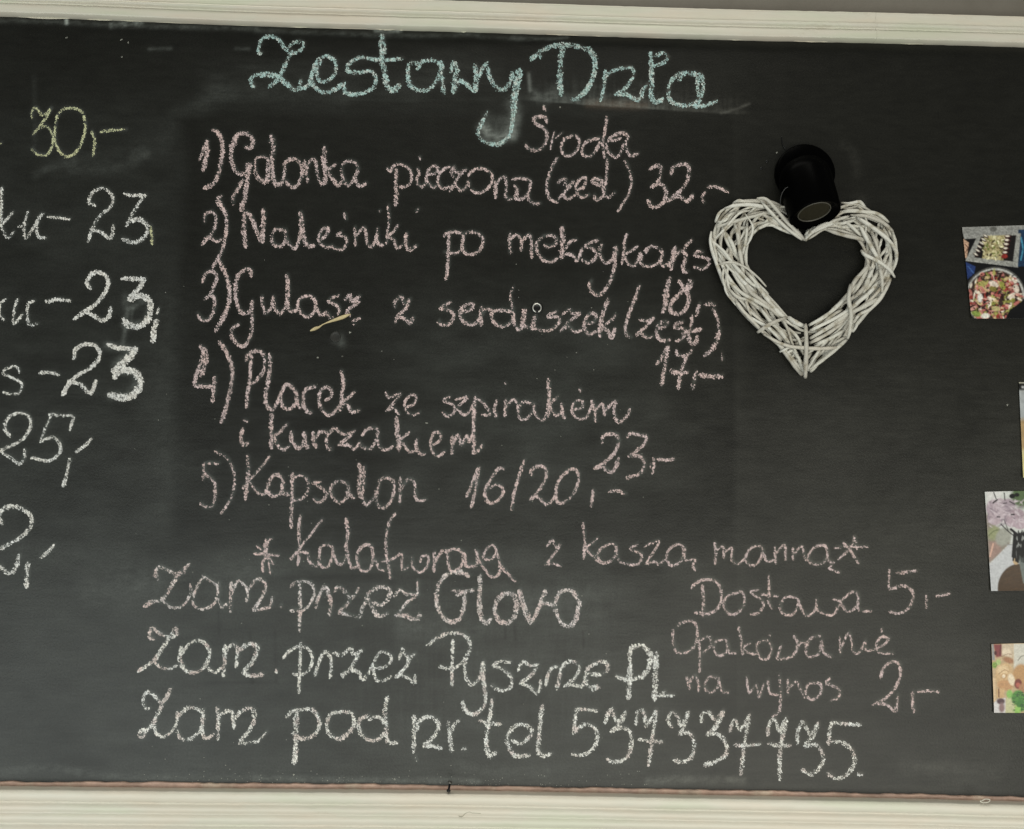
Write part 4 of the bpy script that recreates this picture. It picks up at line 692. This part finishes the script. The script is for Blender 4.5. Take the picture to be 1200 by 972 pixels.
def p1(X, Y):
    r = random.Random(3); q = Paint(X, Y, (1110, 240), 6.48, (8, 8, 10))
    q.poly("100,150 1200,150 1200,215 560,232 130,262", (150, 150, 146)); q.ell(350, 188, 26, 20, (105, 105, 100), soft=8); q.poly("110,250 165,290 150,400 120,420", (196, 160, 132)); q.line("135,300 158,330 140,360", 8, (90, 50, 40))
    q.poly("130,430 215,470 205,525 150,570", (30, 60, 118)); q.line("160,470 200,520", 10, (60, 100, 160)); q.poly("540,190 1200,180 1200,480 530,470", (22, 60, 92)); q.line("560,250 575,330 560,420", 12, (60, 150, 180)); q.line("600,200 680,330 640,460", 30, (40, 90, 130))
    q.poly("235,232 560,218 535,472 138,425", (158, 158, 152)); q.poly("255,243 525,232 500,432 205,402", (28, 22, 20))
    q.poly("300,238 440,232 425,425 265,408", (178, 166, 118))
    for _ in range(130): q.ell(r.uniform(275, 435), r.uniform(242, 415), r.uniform(5, 17), r.uniform(4, 9), r.choice([(205, 196, 150), (150, 135, 88), (225, 218, 178), (90, 75, 50), (120, 130, 60)]), r.uniform(0, 180), 4)
    for k in range(6):
        x, y = 292-k*15, 240+k*28; q.ell(x, y, 24, 11, (60, 20, 18), 35); q.ell(x-2, y-4, 18, 6, (222, 215, 200), 30)
        x, y = 460-k*5, 242+k*31; q.ell(x, y, 26, 15, (70, 18, 15), 0); q.ell(x-2, y-4, 16, 8, (225, 215, 198), 0)
    q.ell(435, 392, 24, 16, (150, 40, 25)); q.line("140,425 535,475", 5, (205, 205, 200)); q.line("185,405 245,240 520,228 500,430", 4, (120, 120, 115))
    q.ell(365, 700, 232, 228, (92, 90, 86), soft=6); q.ell(365, 702, 222, 218, (190, 190, 185), soft=6); q.ell(362, 706, 212, 208, (70, 50, 42), soft=8)
    cols = [(196, 128, 116), (170, 90, 84), (214, 156, 142), (160, 55, 42), (228, 214, 196), (150, 150, 62), (178, 172, 92), (60, 26, 22), (205, 180, 130), (190, 110, 100)]
    for _ in range(330):
        a, rr = r.uniform(0, 6.28), 205*math.sqrt(r.random()); q.ell(362+rr*math.cos(a), 706+rr*math.sin(a), r.uniform(8, 34), r.uniform(5, 15), r.choice(cols), r.uniform(0, 180), 5)
    for x, y, c in [(420, 615, (168, 168, 70)), (265, 600, (176, 168, 92)), (350, 640, (140, 130, 50)), (220, 830, (140, 160, 70)), (370, 790, (188, 176, 120)), (290, 845, (225, 222, 210)), (250, 710, (226, 222, 214)), (525, 640, (220, 205, 190)), (350, 600, (225, 210, 195))]:
        q.ell(x, y, 34, 20, c, r.uniform(0, 180), 8)
    for _ in range(60): q.ell(r.uniform(180, 550), r.uniform(520, 860), r.uniform(4, 9), r.uniform(3, 6), (22, 12, 10), r.uniform(0, 180), 4)
    q.poly("440,870 475,800 560,740 600,690 1200,600 1200,1000 430,1000", (6, 6, 7)); q.grain(.7, 9, 41); return q.c
canvas([(1127.5, 266.5), (1270, 262), (1276, 374), (1138.5, 373.5)], 230, 190, p1, 'food_photo', 'photo of pasta tray and pink salad bowl, highest of the photos at right')
def p2(X, Y):
    q = Paint(X, Y, (1110, 430), 6.48, (190, 188, 180)); q.c *= 1.05
    q.poly("500,125 1500,125 1500,182 500,180", (10, 10, 10)); q.line("545,120 1500,124", 9, (190, 186, 165)); q.ell(575, 155, 10, 8, (200, 200, 200)); q.poly("500,180 1500,180 1500,400 500,400", (172, 176, 178), 30)
    q.poly("500,400 1500,390 1500,700 500,640", (178, 150, 104), 40); q.poly("500,640 1500,600 1500,900 500,900", (216, 204, 140), 60); q.grain(.3, 22, 44); return q.c
canvas([(1194, 448), (1330, 452), (1336, 560), (1199, 560)], 120, 120, p2, 'kitchen_photo', 'pale photo with black top band, barely showing at the right border of the picture')
def p3(X, Y):
    r = random.Random(5); q = Paint(X, Y, (1130, 560), 6.94, (206, 208, 204))
    q.poly("150,250 260,400 370,470 370,560 200,700 150,640", (150, 140, 128), 20); q.ell(240, 450, 50, 60, (158, 162, 122), 20, 30); q.line("200,470 250,430 330,425 370,440", 6, (66, 80, 44)); q.poly("200,520 290,520 300,600 210,680", (168, 140, 130), 22)
    q.ell(320, 480, 60, 80, (165, 165, 155), 30, 20); q.line("210,640 235,540", 14, (222, 180, 160))
    q.poly("205,705 360,545 520,520 1100,520 1100,1000 215,1000", (196, 197, 200), 5); q.line("205,705 355,548", 4, (225, 224, 222)); q.line("340,545 440,545", 8, (150, 150, 150))
    q.ell(450, 900, 178, 200, (90, 71, 52), 0, 8)
    for _ in range(40): q.line("%d,%d %d,%d" % ((x := r.randint(300, 520)), (y := r.randint(740, 930)), x+r.randint(30, 60), y-r.randint(8, 20)), 3, r.choice([(120, 88, 54), (74, 52, 30)]), 3)
    q.poly("410,500 520,470 520,860 480,860", (120, 128, 124), 8); q.ell(420, 680, 24, 28, (196, 168, 128)); q.ell(425, 672, 10, 12, (120, 84, 50))
    for _ in range(70): q.line("%d,%d %d,%d" % ((x := r.randint(405, 520)), r.randint(430, 480), x+r.randint(-20, 30), r.randint(560, 690)), r.choice([5, 9, 14]), (20, 22, 24), 4)
    for _ in range(14): q.ell(r.uniform(420, 500), r.uniform(480, 560), 4, 14, (150, 152, 150), r.uniform(-40, 40), 3)
    q.ell(480, 130, 90, 120, (96, 118, 78), 20, 30); q.poly("180,112 300,112 300,200 200,260", (216, 214, 212), 10)
    for x, y, rx, ry, c in [(240, 250, 62, 70, (176, 158, 168)), (290, 215, 52, 48, (186, 170, 178)), (355, 230, 58, 60, (172, 156, 166)), (250, 330, 60, 56, (186, 168, 176)), (390, 340, 66, 62, (182, 162, 172)), (430, 300, 60, 48, (170, 150, 160)), (455, 370, 60, 50, (186, 166, 176)), (300, 290, 60, 44, (194, 178, 186))]: q.ell(x, y, rx, ry, c, 0, 12)
    for _ in range(80): q.ell(r.uniform(190, 480), r.uniform(190, 400), r.uniform(8, 26), r.uniform(3, 7), r.choice([(200, 186, 194), (150, 134, 146), (210, 198, 204)]), r.uniform(0, 180), 8)
    for s, wd in [("240,120 258,170", 9), ("325,125 330,180", 9), ("235,205 268,180", 12), ("320,210 345,205", 8), ("370,195 410,215", 9), ("300,380 350,430 400,470", 9), ("325,345 360,440", 7), ("270,320 290,320", 10), ("385,300 405,300", 12), ("380,420 440,470", 20)]: q.line(s, wd, (24, 22, 28))
    q.ell(390, 150, 24, 20, (14, 14, 18)); q.ell(428, 140, 20, 16, (14, 14, 18)); q.grain(.22, 11, 45); return q.c
canvas([(1154, 576.5), (1262, 574), (1268, 692), (1161.5, 692.8)], 180, 190, p3, 'flower_photo', 'photo of mauve flowers in a vase on white cloth beside a round brown board')
def p4(X, Y):
    r = random.Random(9); q = Paint(X, Y, (1140, 740), 8.83, (196, 170, 132))
    q.poly("195,130 215,130 230,300 200,300", (150, 150, 150), 8); q.poly("215,135 305,135 300,260 240,270", (140, 60, 62), 14); q.line("290,140 280,250", 14, (110, 34, 40)); q.ell(235, 225, 14, 22, (90, 14, 24)); q.poly("300,130 420,130 415,280 300,250", (205, 186, 160), 16)
    q.ell(350, 215, 45, 34, (224, 206, 180), 20, 20); q.line("300,260 360,235 400,240", 7, (130, 84, 50)); q.ell(370, 300, 60, 30, (170, 120, 80), 20, 18)
    q.poly("425,130 1500,130 1500,380 430,400", (206, 202, 190), 6); q.line("470,300 500,262 540,250", 9, (120, 116, 104)); q.line("425,130 425,380", 5, (236, 232, 220))
    q.ell(225, 350, 26, 34, (150, 176, 80), 0, 12); q.ell(265, 320, 26, 30, (176, 196, 120), 0, 12); q.line("215,345 245,330 240,365 215,360", 6, (40, 100, 40))
    q.ell(325, 450, 92, 122, (206, 172, 124), 10, 14); q.ell(310, 400, 60, 50, (222, 194, 150), 0, 24); q.line("270,440 330,400 370,420", 8, (170, 122, 76)); q.line("290,470 310,440 350,450 330,490 300,480", 7, (182, 134, 86)); q.ell(320, 465, 16, 18, (236, 218, 190)); q.ell(335, 560, 84, 56, (196, 150, 100), 10, 20)
    q.ell(500, 470, 90, 130, (190, 146, 92), 0, 20); q.ell(400, 500, 34, 62, (226, 208, 180), -14, 12); q.ell(470, 545, 40, 52, (128, 52, 32), 0, 12); q.ell(468, 555, 22, 24, (190, 96, 76), 0, 10); q.ell(515, 600, 40, 60, (180, 130, 90), 0, 16)
    q.poly("205,480 235,490 235,720 215,740", (220, 190, 150), 12); q.poly("240,600 330,590 320,700 250,690", (206, 170, 120), 14); q.line("268,600 270,680", 12, (120, 74, 48))
    q.poly("215,740 260,700 340,690 340,850 215,850", (212, 208, 208), 14); q.ell(290, 725, 42, 32, (92, 62, 70), 0, 14); q.ell(300, 790, 30, 50, (150, 120, 120), 0, 18)
    q.poly("345,700 400,620 450,860 340,860", (196, 194, 150), 16); q.ell(380, 650, 32, 44, (140, 190, 90), 0, 14); q.ell(470, 690, 70, 80, (84, 150, 52), 0, 18); q.ell(505, 760, 50, 70, (60, 130, 40), 0, 14)
    for _ in range(60): q.line("%d,%d %d,%d %d,%d" % ((x := r.randint(405, 540)), (y := r.randint(640, 830)), x+r.randint(8, 20), y+r.randint(-12, 12), x+r.randint(20, 34), y+r.randint(-10, 18)), r.choice([4, 6, 8]), r.choice([(18, 56, 20), (150, 200, 96), (30, 84, 30)]), 4)
    q.poly("440,780 500,790 480,860 430,860", (150, 196, 90), 10); q.grain(.3, 9, 46); return q.c
canvas([(1161.8, 755), (1262, 752), (1266, 836), (1165, 835.5)], 190, 150, p4, 'roast_photo', 'photo of browned dumplings with green herbs, lowest photo at the right edge')
